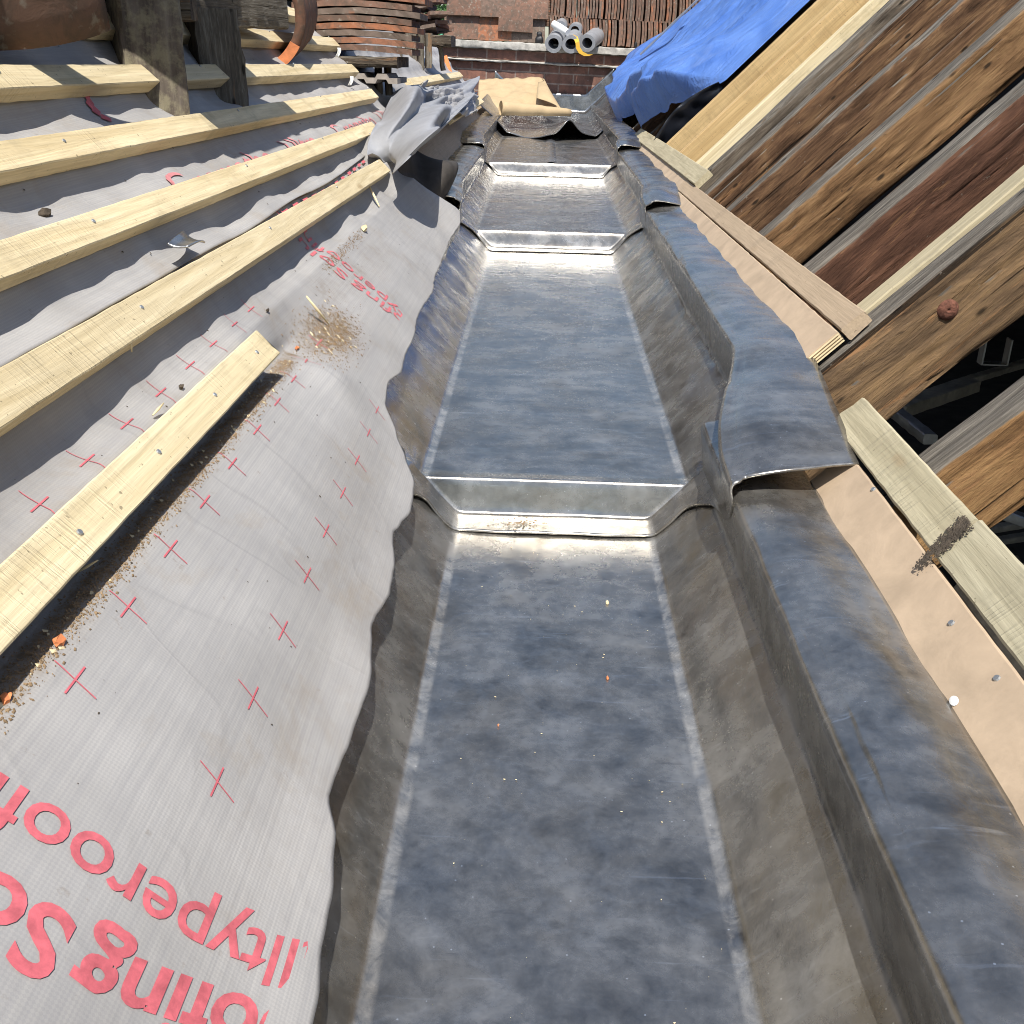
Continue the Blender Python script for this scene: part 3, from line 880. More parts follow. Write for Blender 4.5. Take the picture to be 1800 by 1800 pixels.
def text_geo(s, size, bold=.0):
    cu = bpy.data.curves.new('t', 'FONT'); cu.body = s; cu.size = size; cu.offset = bold; cu.resolution_u = 4
    to = bpy.data.objects.new('t', cu); C.objects.link(to)
    dg = bpy.context.evaluated_depsgraph_get()
    me = bpy.data.meshes.new_from_object(to.evaluated_get(dg))
    bm = bmesh.new(); bm.from_mesh(me)
    xs = [v.co.x for v in bm.verts]; ysv = [v.co.y for v in bm.verts]
    step = .006
    bmesh.ops.triangulate(bm, faces=bm.faces[:])
    x = min(xs)
    while x < max(xs):
        bmesh.ops.bisect_plane(bm, geom=bm.verts[:] + bm.edges[:] + bm.faces[:], plane_co=(x, 0, 0), plane_no=(1, 0, 0)); x += step
    y = min(ysv)
    while y < max(ysv):
        bmesh.ops.bisect_plane(bm, geom=bm.verts[:] + bm.edges[:] + bm.faces[:], plane_co=(0, y, 0), plane_no=(0, 1, 0)); y += step
    bm.verts.index_update()
    v = [tuple(p.co) for p in bm.verts]; f = [tuple(q.index for q in fc.verts) for fc in bm.faces]
    bm.free(); bpy.data.objects.remove(to); bpy.data.curves.remove(cu); bpy.data.meshes.remove(me)
    return v, f
def lettering(s, size, fn, parent, mat=M_RED, bold=.0016, keep=None):
    v, f = text_geo(s, size, bold)
    pos = [fn(a, b) for a, b, _ in v]
    if keep: f = [q for q in f if all(keep(pos[i]) for i in q)]
    used = sorted({i for q in f for i in q}); mp = {i: n for n, i in enumerate(used)}
    up = parent is upp
    vs = [on_mem(pos[i][0], pos[i][1], .0010, up) for i in used]
    ob = mesh('printed_lettering', vs, [tuple(mp[i] for i in q) for q in f], mat, parent=parent)
    return ob
ROWA = (.441, .102, -.40, 1.0)
inside = lambda p: p[1] > edge_t(p[0]) + .004
for oy, ot, m_ in ((0, 0, M_RED), (1.335, .115, M_PRINT)):
    # upside down: reading direction up the slope, letter tops towards the camera
    rowb = lambda a, b, oy=oy, ot=ot: (.470 + oy - b + (2.1 * max(0, .162 - a * .93) ** 2 if not oy else 0), .133 + ot + a * .95)
    rowa = lambda a, b, oy=oy, ot=ot: (ROWA[0] + oy - b + ROWA[2] * (min(a, .165) - .1), ROWA[1] + ot + a * ROWA[3])
    lettering('alltyperoofing', .0545, rowb, low, m_, keep=inside, bold=.0005 if not oy else 0)
    lettering('Roofing', .058, rowa, low, m_, keep=inside, bold=.0013 if not oy else 0)
    lettering('Solutions', .058, lambda a, b, f=rowa: f(a + .188, b), low, m_, keep=inside, bold=.0013 if not oy else 0)
for yy in (1.42, 2.60):
    lettering('Cromatho', .10, lambda a, b, yy=yy: (yy + a * 1.25, .612 + b * .80), upp, M_PINK, bold=-.0005)
    lettering('Ultra', .10, lambda a, b, yy=yy: (yy + (a + .53) * 1.25, .612 + b * .80), upp, M_PINK, bold=-.0005)
# red dash line along the lap, and one climbing the slope
y = .4
while y < 2.75:
    vs, fs = [], []
    stroke([(y + k * .012, seam_t(y + k * .012) - .008) for k in range(4)], .006, vs, fs); y += .075
    mesh('printed_dash', vs, fs, M_RED, parent=low)
for (u, v) in [(150, 168), (160, 180), (172, 192), (187, 207)]:
    vs, fs = [], []
    y, t = left_at(u, v); stroke([(y - .009, t - .004), (y + .009, t + .004)], .012, vs, fs, True)
    mesh('printed_dash', vs, fs, M_RED, parent=upp)

# ------------------------------------------------------------------ left slope: battens
GBAT = 'new pine battens across the left slope'
BL = ['lowest pine batten on the membrane, ending halfway beside a heap of sawdust',
      'pine batten just above the red dashed membrane lap, second up the slope',
      'rough sawn pine batten third up the slope, wide band of grain',
      'sunlit pine batten with two dark post shadows, right under the wooden trestle legs',
      'pine batten in half shade carrying the curved ridge tiles',
      'pine batten behind the trestle legs, partly hidden',
      'upper pine batten above the trestle rail, lit in patches',
      'topmost pine batten near the upper left corner of the slope']
for i, (tl, tu, tl2, tu2, ye) in enumerate(BAT):
    o = PL(-.4, tl, .001); d = PL(ye, tl2, .001) - o
    ob = plank('roof_batten', o, d, NL, d.length, (tu - tl), .0225, M_BAT, seed=i * 9.1, wob=.0004, rough=.0006, ch=.0012, rag=.004)
    ob.matrix_world = frame(o, d, NL)
    if ob.matrix_world.col[1].to_3d().dot(TL) < 0: ob.matrix_world = frame(PL(-.4, tu, .001), d, NL)
    props(ob, BL[i], 'batten', GBAT)
    for q in range(5):
        yy = lerp(.5, ye - .05, q / 4) + .03 * nz(q, i)
        P = PL(yy, (tl + tu) / 2 - .006, .0236)
        v2, f2 = tube_geo([P, P + NL * .0012], [.0026, .0022], 8)
        k = mesh('nail_head', v2, f2, M_ZINC, parent=ob); k.matrix_parent_inverse = ob.matrix_world.inverted()
for i, (y0, y1, t) in enumerate([(4.2, 6.85, .60), (4.6, 6.75, .51), (4.4, 6.9, .70)]):
    o = PL(y0, t, .001); d = PL(y1, t - .01, .001) - o
    ob = plank('roof_batten', o, d, NL, d.length, .037, .0245, M_BAT, seed=70 + i)
    if ob.matrix_world.col[1].to_3d().dot(TL) < 0: ob.matrix_world = frame(PL(y0, t + .037, .001), d, NL)
    props(ob, ['far pine batten end beyond the crumpled membrane, middle one', 'far pine batten end right behind the crumpled membrane, lowest one', 'far pine batten below the tile piles, highest of the distant ones'][i], 'batten', GBAT)

# boarding on the left under the lead rim
a = CL - .055
def PLb(y, t, h=0): return PL(y, t, h - .043)
o = PLb(1.6, .30, -.016); d = PLb(7.4, .30, -.016) - o
ob = plank('plywood_board', o, d, NL, d.length, .26, .0165, M_PLY, seed=5)
if ob.matrix_world.col[1].to_3d().dot(TL) < 0: ob.matrix_world = frame(PLb(1.6, .56, -.016), d, NL)
props(ob, 'pinkish plywood board on the left, exposed between the lead rim and the crumpled membrane', 'board')
# hidden rafters carrying the left slope
for i in range(14):
    y = -.2 + i * .55
    o = PL(y, .10, -.165); d = PL(y, 1.9, -.165) - o
    ob = plank('slope_rafter', o, d, NL, d.length, .05, .10, M_OLD, seed=i, seg=20)
    props(ob, 'rafter hidden underneath the grey membrane on the left slope', 'rafter', 'rafters under the left membrane')

# crumpled membrane offcut
CP = [[(700, 152, .03), (738, 138, .10), (782, 150, .05), (838, 138, .10)],
      [(678, 195, .03), (728, 175, .14), (778, 182, .05), (832, 165, .10)],
      [(660, 226, .05), (708, 232, .10), (752, 238, .13), (800, 205, .05)],
      [(655, 268, .03), (690, 292, .03), (718, 282, .10), (752, 240, .06)]]
def cpt(i, j):
    u, v, h = CP[i][j]; y, t = left_at(u, v, h); return PL(y, t, h)
CPP = [[cpt(i, j) for j in range(4)] for i in range(4)]
def cr4(p, t):
    p = [p[0] * 2 - p[1]] + p + [p[3] * 2 - p[2]]
    x = t * 3; i = min(int(x), 2); x -= i
    a, b, c, d = p[i:i + 4]
    return .5 * ((2 * b) + (c - a) * x + (2 * a - 5 * b + 4 * c - d) * x * x + (3 * b - a - 3 * c + d) * x ** 3)
def crump(a, b):
    rows = [cr4(CPP[i], b) for i in range(4)]
    p = cr4(rows, a)
    r = abs(nz(a * 2.4, b * 2.4, 1)) * .10 + abs(nz(a * 4.2 + b * 2, b * 3.2, 5)) * .04
    return p + NL * (r - .03) + Vector((.01 * nz(a * 4, b * 4, 9), .03 * nz(a * 3, b * 3, 12), 0))
vs, fs, uv = grid(70, 70, crump)
o = mesh('crumpled_membrane', vs, fs, M_GUMMY, smooth=True, uvs=uv); solidify(o, .001)
props(o, 'crumpled grey membrane offcut heaped at the far end of the battens, in folds', 'membrane')
# drooping tongue of membrane under the crumple, coloured near black as its shade
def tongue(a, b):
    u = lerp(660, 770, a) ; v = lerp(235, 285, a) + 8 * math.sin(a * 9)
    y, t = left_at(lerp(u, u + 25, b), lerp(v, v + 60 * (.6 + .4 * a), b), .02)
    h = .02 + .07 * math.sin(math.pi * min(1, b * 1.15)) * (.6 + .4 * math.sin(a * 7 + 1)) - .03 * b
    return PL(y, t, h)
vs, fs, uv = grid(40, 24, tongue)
o = mesh('membrane_flap', vs, fs, mat_plain('shade_dark_membrane', (.055, .048, .042), .8, .3, 20), smooth=True, uvs=uv); solidify(o, .001)
props(o, 'curled membrane flap coloured dark as shade, between the batten ends and the left lead rim', 'membrane')
# pinkish membrane scrap right of the crumple
def scrap(a, b):
    y, t = left_at(lerp(735, 838, a), lerp(150, 172, b) + 12 * a + 22 * b * (1 - abs(a - .7)), .06)
    return PL(y, t, .05 + .06 * abs(nz(a * 5, b * 4, 3)) + .03 * nz(a * 11, b * 9))
vs, fs, uv = grid(40, 24, scrap)
o = mesh('membrane_scrap', vs, fs, M_MEM, smooth=True, uvs=uv); solidify(o, .001)
props(o, 'pale torn membrane scrap with a red blot beside the brown paper', 'membrane')

# ------------------------------------------------------------------ brown paper at the far end
def paper(a, b):
    bl, br, tl, tr = at_y(838, 205, 7.5), at_y(985, 196, 7.6), at_y(842, 140, 8.2), at_y(952, 137, 8.3)
    p = bl.lerp(br, a).lerp(tl.lerp(tr, a), b)
    p += Vector((0, .04 * nz(a * 4, b * 4), .03 * abs(nz(a * 3, b * 3, 4)) + .012 * nz(a * 9, b * 9)))
    return p
vs, fs, uv = grid(40, 30, paper)
pr = mesh('brown_paper', vs, fs, M_PAPER, smooth=True); solidify(pr, .001)
props(pr, 'creased sheet of brown kraft paper leaning below the brick wall', 'paper')
def pfold(a, b):
    tr, br, i0 = at_y(953, 137, 8.25), at_y(988, 194, 7.45), at_y(928, 165, 7.7)
    p = tr.lerp(br, a).lerp(tr.lerp(i0, .3).lerp(br.lerp(i0, .75), a), b)
    return p + Vector((.03 * math.sin(math.pi * b), -.14 * math.sin(math.pi * a) * math.sin(math.pi * b * .8), -.0))
vs, fs, uv = grid(20, 14, pfold)
k = mesh('folded_flap', [v - pr.location for v in vs], fs, M_PAPER, parent=pr, smooth=True); solidify(k, .001)
a, b = at_y(880, 190, 7.2), at_y(1003, 198, 7.35)
pts = [a.lerp(b, i / 14) + Vector((0, 0, .006 * nz(i * .6, 2))) for i in range(15)]
vs, fs = tube_geo(pts, [lerp(.045, .022, i / 14) * (1 + .12 * nz(i, 3)) for i in range(15)], 18, cap=False)
o = mesh('paper_roll', vs, fs, M_PAPER, smooth=True); solidify(o, .001)
props(o, 'tapered roll of brown paper lying on the loose lead sheet', 'paper roll')

# ------------------------------------------------------------------ brick wall with coping
wl = empty('brick_wall', (0, 8.97, .66), (0, math.radians(1.4), 0))
def wbox(name, x0, x1, y0, y1, z0, z1, mat, ch=.006, seg=40, rg=.004, wb=.0):
    ob = plank(name, Vector((0, 0, 0)), Vector((1, 0, 0)), Vector((0, 0, 1)), x1 - x0, y1 - y0, z1 - z0, mat, parent=wl, ch=ch, seg=seg, rough=rg, wob=wb)
    ob.matrix_basis = Matrix.Translation((x0, y0, z0))
    return ob
wbox('brickwork', -2.6, 2.8, 0, .33, -1.6, -.115, M_BRICK, rg=.001)
wbox('brick_frieze', -2.6, 2.8, -.028, .33, -.1, -.024, M_BRICK, rg=.002)
wbox('ledge_course', -2.6, 2.8, -.045, .33, -.115, -.1005, M_STONE, seg=120, rg=.006)
wbox('coping', -2.6, 2.8, -.07, .75, -.0235, .03, M_STONE, seg=160, rg=.007)
props(wl, 'old dark red brick wall with pale coping closing the far gutter end', 'wall')
def wz(x): return .66 + .03 - x * math.tan(math.radians(1.4))

# ------------------------------------------------------------------ tiles on the wall
def tile_mesh(W, H, T, cam_=.0, nib=True):
    """a plain clay tile: width X, height Z, thickness Y, slightly cambered"""
    vs, fs = [], []
    nx_, nz_ = 6, 6
    for sdn in (0, 1):
        for i in range(nx_ + 1):
            for j in range(nz_ + 1):
                x, z = (i / nx_ - .5) * W, j / nz_ * H
                cb = cam_ * (1 - (2 * j / nz_ - 1) ** 2) + cam_ * .5 * (1 - (2 * i / nx_ - 1) ** 2)
                e = .0015 * nz(x * 60, z * 60, sdn * 5)
                vs.append((x + e, (T if sdn else 0) - cb + e, z + e))
    st = (nx_ + 1) * (nz_ + 1)
    for i in range(nx_):
        for j in range(nz_):
            a = i * (nz_ + 1) + j
            fs.append((a, a + nz_ + 1, a + nz_ + 2, a + 1))
            fs.append((st + a, st + a + 1, st + a + nz_ + 2, st + a + nz_ + 1))
    for i in range(nx_):
        a = i * (nz_ + 1); b = a + nz_ + 1
        fs.append((a, st + a, st + b, b)); a += nz_; b += nz_; fs.append((a, b, st + b, st + a))
    for j in range(nz_):
        a = j; fs.append((a, a + 1, st + a + 1, st + a)); a = nx_ * (nz_ + 1) + j; fs.append((a, st + a, st + a + 1, a + 1))
    return vs, fs
def proto(name, geo, mat, smooth=False):
    me = bpy.data.meshes.new(name); me.from_pydata([tuple(v) for v in geo[0]], [], geo[1]); me.materials.append(mat)
    bm = bmesh.new(); bm.from_mesh(me); bmesh.ops.recalc_face_normals(bm, faces=bm.faces); bm.to_mesh(me); bm.free()
    if smooth: me.polygons.foreach_set('use_smooth', [True] * len(me.polygons))
    return me
def inst(me, name, loc, rot, label, cat, group):
    o = bpy.data.objects.new(name, me); C.objects.link(o); o.location = loc; o.rotation_euler = rot
    return props(o, label, cat, group)
ME_FLAT = proto('clay_tile', tile_mesh(.262, .175, .014, .006), M_TILE)
ME_EDGE = proto('clay_tile', tile_mesh(.262, .185, .0165, .005), M_TILE)
ME_LONG = proto('clay_tile', tile_mesh(.40, .27, .0165, .0), M_TILE)
# big tiles leaning face on, left
for r_ in range(2):
    for c_ in range(3):
        for dpt in range(3):
            x = -.665 + c_ * .255 + .008 * nz(c_, r_, dpt) + .02 * r_
            inst(ME_FLAT, 'clay_tile', (x, 8.975 + dpt * .022 - r_ * .012, wz(x) + r_ * .166 + .004), (math.radians(-13 + 2 * nz(c_ * 3, r_ * 5)), 0, .02 * nz(c_, r_ * 3, 8)),
                 'weathered red brown clay tile leaning face on, in the rows left of the grey rolls', 'roof tile', 'tiles leaning face on along the wall')
inst(ME_FLAT, 'clay_tile', (-.25, 8.945, wz(-.25) + .075), (math.radians(-9), .03, .02), 'single clay tile laid over the front of the lower leaning row, right half', 'roof tile', 'loose tiles in front of the leaning rows')
inst(ME_FLAT, 'clay_tile', (-.36, 8.985, wz(-.36) + .30), (math.radians(-9), -.05, 0), 'single clay tile overlapping the upper leaning row at the top frame edge', 'roof tile', 'loose tiles in front of the leaning rows')
# tiles on edge
LB = 'old clay tile on edge among the rows packed along the wall behind the grey rolls'
for r_ in range(2):
    x = .02 + r_ * .01
    lean = 0
    while x < 1.75:
        lean = .10 + .14 * nz(x * 4, r_ * 7) + .05 * nz(x * 20, r_)
        z = wz(x) + r_ * .183 + .01 * nz(x * 9, r_ * 3)
        inst(ME_EDGE, 'clay_tile', (x, 9.17 + .012 * nz(x * 50, r_) + .03 * r_, z), (0, lean, math.radians(90) + .1 * nz(x * 30, r_, 3)), LB, 'roof tile', 'tiles packed on edge along the wall')
        x += .0215 + .006 * random.random() ** 2
x = .02
while x < 1.75:
    if not (.44 < x < .75):
        inst(ME_EDGE, 'clay_tile', (x, 9.25, wz(x) + .366 + .01 * nz(x * 9, 8)), (0, .12 + .1 * nz(x * 5, 4), math.radians(90)), LB, 'roof tile', 'tiles packed on edge along the wall')
    x += .0235
# narrow mixed stack between
for i in range(12):
    x = -.02
    inst(ME_FLAT, 'clay_tile', (x + .01 * nz(i, 1), 9.14, wz(x) + .14 + i * .0165), (math.radians(-90), 0, .15 * nz(i, 4)), 'flat clay tile in the narrow pile between the leaning tiles and the edge rows', 'roof tile', 'tiles in the narrow flat pile')

# grey rolls
def roll(u, v, yb, r, label, dx=0.0):
    F_ = at_y(u, v, 8.74); B_ = F_ + Vector((.06 + dx, .5, .085))
    n = 28; vs, fs = [], []
    for (p, rr) in ((F_, r), (B_, r), (B_, r * .62), (F_, r * .62)):
        d = (B_ - F_).normalized(); a = d.cross(Vector((0, 0, 1))).normalized(); b = a.cross(d)
        for k_ in range(n):
            an = 2 * math.pi * k_ / n; q = 1 + .02 * math.sin(3 * an + u)
            vs.append(p + (a * math.cos(an) + b * math.sin(an)) * rr * q)
    for i in range(4):
        for k_ in range(n):
            a_, b_ = i * n + k_, i * n + (k_ + 1) % n; c2 = ((i + 1) % 4) * n
            fs.append((a_, b_, c2 + (k_ + 1) % n, c2 + k_))
    o = mesh('sheet_roll', vs, fs, M_ROLL, smooth=True, sharp=40)
    bm = bmesh.new(); bm.from_mesh(o.data); bmesh.ops.recalc_face_normals(bm, faces=bm.faces); bm.to_mesh(o.data); bm.free()
    return props(o, label, 'roll', 'grey hollow rolls lying on the wall coping')
roll(973, 77, 9.2, .064, 'leftmost grey hollow roll overhanging the coping')
roll(1003, 78, 9.2, .064, 'middle grey hollow roll, yellow strap lying at its right side')
roll(1032, 76, 9.2, .062, 'rightmost grey hollow roll pointing back to the right', .06)
o = roll(985, 48, 9.2, .05, 'grey roll lying on top of the left and middle rolls', -.02); o.location += Vector((0, .2, 0))
o = roll(1012, 52, 9.2, .05, 'grey roll on top between the middle and right rolls', .02); o.location += Vector((0, .25, 0))
a, b = at_y(973, 42, 8.85), at_y(998, 57, 8.75)
vs, fs = tube_geo([a, a.lerp(b, .5), b], [.026, .028, .024], 14)
props(mesh('white_tube', vs, fs, M_WHITE, smooth=True, sharp=50), 'short white tube lying across the top of the grey rolls', 'tube')
sp_ = [(1005, 62), (1012, 66), (1015, 74), (1016, 84), (1021, 92), (1030, 97), (1039, 97)]
cen = [at_y(u, v, 8.70 if i > 1 else 8.74) for i, (u, v) in enumerate(sp_)]
vs = []; fs = []
for i, p in enumerate(cen):
    dx = Vector((.014, 0, .006)); vs += [p - dx, p + dx, p + dx + Vector((0, .004, 0)), p - dx + Vector((0, .004, 0))]
for i in range(len(cen) - 1):
    for j in range(4): fs.append((i * 4 + j, i * 4 + (j + 1) % 4, i * 4 + 4 + (j + 1) % 4, i * 4 + 4 + j))
props(mesh('yellow_strap', vs, fs, M_STRAP, smooth=True, sharp=40), 'flat yellow strap hanging between the middle and right grey rolls', 'strap')
inst(ME_FLAT, 'clay_tile', at_y(1022, 48, 9.1), (math.radians(-80), .15, .4), 'broken brown clay tile lying on the grey rolls', 'roof tile', 'loose tiles on the rolls')
# black scraps, yellow glove
def blob(name, P, segs, mat, label, cat):
    me_v, me_f = [], []
    for (a, b, r0, r1) in segs:
        pts = [Vector(a).lerp(Vector(b), i / 6) + P for i in range(7)]
        rad = [lerp(r0, r1, i / 6) * (.55 if i in (0, 6) else 1) for i in range(7)]
        v, f = tube_geo(pts, rad, 10); n = len(me_v); me_v += v; me_f += [tuple(q + n for q in ff) for ff in f]
    o = mesh(name, me_v, me_f, mat, smooth=True)
    rm = o.modifiers.new('fuse', 'REMESH'); rm.mode = 'VOXEL'; rm.voxel_size = .006; rm.use_smooth_shade = True
    return props(o, label, cat)
P = at_y(1170, 88, 8.95)
blob('work_glove', P, [((-.06, 0, 0), (.06, 0, .05), .026, .03), ((.0, 0, .03), (-.01, .0, .11), .022, .016), ((-.01, 0, .11), (-.02, 0, .125), .022, .018), ((.03, 0, .03), (.085, 0, .05), .02, .012), ((-.04, 0, .0), (-.07, 0, .02), .02, .012), ((.05, 0, .03), (.06, 0, .0), .02, .014)], M_YEL, 'crumpled yellow rubber glove on the coping beside the blue tarpaulin', 'glove')
P = at_y(1157, 84, 8.97)
blob('red_cap', P, [((-.012, 0, 0), (-.012, 0, .05), .02, .018), ((-.012, 0, .045), (.012, 0, .06), .014, .01)], M_REDP, 'small faded red plastic cap left of the yellow glove', 'cap')
P = at_y(1135, 85, 8.98)
blob('black_strap', P, [((-.08, 0, 0), (.08, 0, .005), .014, .018), ((-.08, 0, .01), (-.075, 0, .045), .014, .01), ((0, 0, .01), (.05, 0, .025), .016, .012)], M_BLACK, 'black tool strap lying on the coping left of the yellow glove', 'strap')
P = at_y(948, 72, 8.96)
blob('black_pouch', P, [((-.03, 0, 0), (.03, 0, .01), .03, .03), ((-.02, 0, .04), (.02, 0, .05), .024, .02)], M_BLACK, 'small black pouch on the coping left of the grey rolls', 'pouch')

# ------------------------------------------------------------------ tarpaulin over the far right slope
def t_edge(y):
    return .535 - .03 * math.exp(-((y - 5.0) / .35) ** 2) + .17 * math.exp(-((y - 5.95) / .28) ** 2) - .05 * math.exp(-((y - 6.7) / .4) ** 2) + .2 * sm(7.2, 8.3, y)
def tarp(a, b):
    y = lerp(4.63, 8.3, a)
    e = t_edge(y)
    if y < 5.4: e += (5.4 - y) * .46
    t = lerp(e, 1.95, b ** 1.3)
    s_ = t - e
    h = .035 + .012 * nz(y * 2, t * 3)
    h += .10 * sm(0, .055, s_) * (1 - .75 * sm(.12, .5, s_)) 
    h += .016 * max(0, 1 - abs(nz(y * 6, t * 3, 14)) * 5) + .022 * abs(nz(y * 5, t * 2.2, 4)) + .014 * nz(y * 9, t * 4, 2) + .03 * math.sin((y + t * .8) * 7) * (1 - sm(.05, .45, s_)) * sm(0, .05, s_)
    h -= .03 * (1 - sm(0, .02, s_))
    h = lerp(lerp(h, -.012, sm(.66, .84, t)), h, sm(4.63, 5.1, y))
    return PR(y, t, h)
vs, fs, uv = grid(150, 130, tarp)
o = mesh('tarpaulin', vs, fs, M_TARP, smooth=True, uvs=uv); solidify(o, .0015)
props(o, 'bright blue tarpaulin draped over the far right roof slope with bunched lower hem', 'tarpaulin')
a_, b_ = right_at(1172, 88, .12), right_at(1292, -2, .12)
P0, P1 = PR(7.45, .86, .135), PR(7.2, 1.75, .135)
d = P1 - P0
ob = plank('metal_strip', P0, d, NR, d.length, .035, .012, M_ZINC, seg=30)
props(ob, 'pale metal strip lying up the slope along the far side of the blue tarpaulin', 'strip')
# near-black sheet standing in for the shade below the tarpaulin near edge
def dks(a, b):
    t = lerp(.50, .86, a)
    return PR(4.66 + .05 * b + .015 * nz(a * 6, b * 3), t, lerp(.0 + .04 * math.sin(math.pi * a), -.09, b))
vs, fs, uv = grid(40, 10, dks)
o = mesh('shade_sheet', vs, fs, mat_plain('hem_shade_dark', (.012, .014, .02), .3, .3, 12, bump=.3), smooth=True); solidify(o, .001)
props(o, 'black sheet standing in for shade below the near edge of the blue tarpaulin', 'sheet')

# ------------------------------------------------------------------ wooden trestle with old posts, ridge tiles, tile stacks (left)
def post(name, base, top, wdt, dep, face, mat, parent, seed=0.0, label=None):
    x = (top - base); z = Vector(face); z -= x.normalized() * z.dot(x.normalized())
    y = z.normalized().cross(x.normalized())
    ob = plank(name, base - y * wdt / 2 - z.normalized() * dep, x, z, x.length, wdt, dep, mat, parent=parent, seed=seed, wob=.004, rough=.004, ch=.004)
    return ob
tr = empty('wooden_trestle', PL(1.85, .58, .02))
B1_ = PL(*left_at(285, 205, .0), 0); B1_ = at_y(284, 203, 1.68)
p1 = post('leg', B1_, at_y(255, -90, 1.72), .088, .095, (.50, -.86, 0), M_LICHEN, tr, 4)
p2 = post('leg', at_y(402, 190, 2.05), at_y(380, 15, 2.08), .08, .075, (.52, -.85, 0), M_GREYW, tr, 8)
post('top_rail', at_y(290, 8, 2.04), at_y(505, 22, 2.6), .07, .06, (.8, -.6, 0), M_GREYW, tr, 12)
post('top_rail', at_y(-150, -60, 1.75), at_y(330, -40, 1.80), .12, .06, (.2, -.95, 0), M_GREYW, tr, 14)
for (ya, yb, xr) in ((.92, 1.08, -.578), (1.085, 1.25, -.585), (1.255, 1.42, -.572), (1.485, 1.65, -.46), (1.655, 1.82, -.455), (1.825, 2.02, -.47), (2.06, 2.2, -.60)):  # boards out of view, added to cast shade on the upper left
    post('shade_board', Vector((-1.5, (ya + yb) / 2, .955)), Vector((xr, (ya + yb) / 2, .955)), yb - ya, .03, (0, 0, 1), M_GREYW, tr, ya * 9)
props(tr, 'dark weathered wooden trestle with two thick legs standing on the sunlit batten', 'trestle')

def half_round(L, r, th, a0, a1, n=26, m=10):
    vs, fs = [], []
    for j in range(m + 1):
        x = L * j / m
        for i in range(n + 1):
            an = lerp(a0, a1, i / n)
            e = .0018 * nz(x * 30, an * 5, 3)
            vs.append((x, (r + e) * math.cos(an), (r + e) * math.sin(an)))
            vs.append((x, (r - th + e) * math.cos(an), (r - th + e) * math.sin(an)))
    st = 2 * (n + 1)
    for j in range(m):
        for i in range(n):
            a = j * st + 2 * i
            fs.append((a, a + 2, a + st + 2, a + st)); fs.append((a + 1, a + st + 1, a + st + 3, a + 3))
    for i in range(n):
        a = 2 * i; fs.append((a, a + 1, a + 3, a + 2)); a += m * st; fs.append((a, a + 2, a + 3, a + 1))
    for j in range(m):
        a = j * st; fs.append((a, a + st, a + st + 1, a + 1)); a += 2 * n; fs.append((a, a + 1, a + st + 1, a + st))
    return vs, fs
ME_R = proto('ridge_tile', half_round(.40, .135, .022, -math.radians(80), math.radians(80)), M_RIDGE, True)
def ridge(p, axis, bulge, label):
    x = Vector(axis).normalized(); y = Vector(bulge); y -= x * y.dot(x); y.normalize(); z = x.cross(y)
    o = bpy.data.objects.new('ridge_tile', ME_R); C.objects.link(o)
    o.matrix_world = Matrix(((x.x, y.x, z.x, p.x), (x.y, y.y, z.y, p.y), (x.z, y.z, z.z, p.z), (0, 0, 0, 1)))
    return props(o, label, 'ridge tile', 'half round clay ridge tiles on the left slope')
# crescent seen end on
pc_ = at_y(432, 26, 2.72)
rt = ridge(pc_, (-.115, .97, .07), (1, .1, -.12), 'half round ridge tile seen end on, fresh orange break on its lower rim')
# fresh break: an arc of bright clay on the near end face
vs, fs = [], []
a0, a1 = math.radians(22), math.radians(80)
for i in range(13):
    an = lerp(a0, a1, i / 12)
    for rr in (.1362, .112):
        for x in (-.004, .012): vs.append((x, rr * math.cos(an) , rr * math.sin(an)))
for i in range(12):
    a = i * 4
    fs += [(a, a + 2, a + 6, a + 4), (a + 1, a + 5, a + 7, a + 3), (a, a + 4, a + 5, a + 1), (a + 2, a + 3, a + 7, a + 6)]
fs += [(0, 1, 3, 2), (48, 50, 51, 49)]
mesh('broken_edge', vs, fs, M_TERRA, parent=rt)
pl_ = at_y(35, -35, 1.62)
ME_BIG = proto('ridge_tile', half_round(.36, .145, .02, -math.radians(70), math.radians(62)), M_RIDGE, True)
ME_R, _keep = ME_BIG, ME_R
bd_ = Vector((.10, -.92, -.34)).normalized()
ridge(Vector((-.640, 1.30, .592)) - bd_ * .145, (.05, -.34, .92), bd_, 'large dark brown ridge tile, round side forward, in the upper left corner')
ME_R = _keep
# tile stacks on legs beyond the battens
def arched(W, D, T, arch):
    vs, fs = [], []
    n = 16
    for i in range(n + 1):
        x = (i / n - .5) * W
        z = arch * (1 - (2 * i / n - 1) ** 2)
        e = .002 * nz(x * 25, 1.7)
        for (y, zz) in ((0, 0), (D, 0), (D, T), (0, T)): vs.append((x, y + .003 * nz(x * 40, zz * 90), z + zz + e))
    for i in range(n):
        for j in range(4):
            a, b = i * 4 + j, i * 4 + (j + 1) % 4; fs.append((a, a + 4, b + 4, b))
    fs += [(0, 1, 2, 3), (n * 4 + 3, n * 4 + 2, n * 4 + 1, n * 4)]
    return vs, fs
ME_A = proto('clay_tile', arched(.365, .24, .0165, .011), M_TILE)
st1 = empty('tile_stand', PL(3.75, .56, .02))
base = at_y(640, 98, 3.72)
post('shelf_board', Vector((base.x - .20, 3.68, base.z)), Vector((base.x + .13, 3.68, base.z)), .30, .03, (0, 0, 1), M_GREYW, st1, 3)
for (u, v0, v1, yy, wd) in [(668, 108, 166, 3.66, .022), (684, 106, 168, 3.7, .02), (590, 104, 132, 3.9, .03)]:
    post('leg', at_y(u, v1, yy), at_y(u - 2, v0, yy), wd, .03, (.3, -.95, 0), M_GREYW, st1, u)
props(st1, 'low dark timber stand on thin legs holding the pile of curved clay tiles', 'stand')
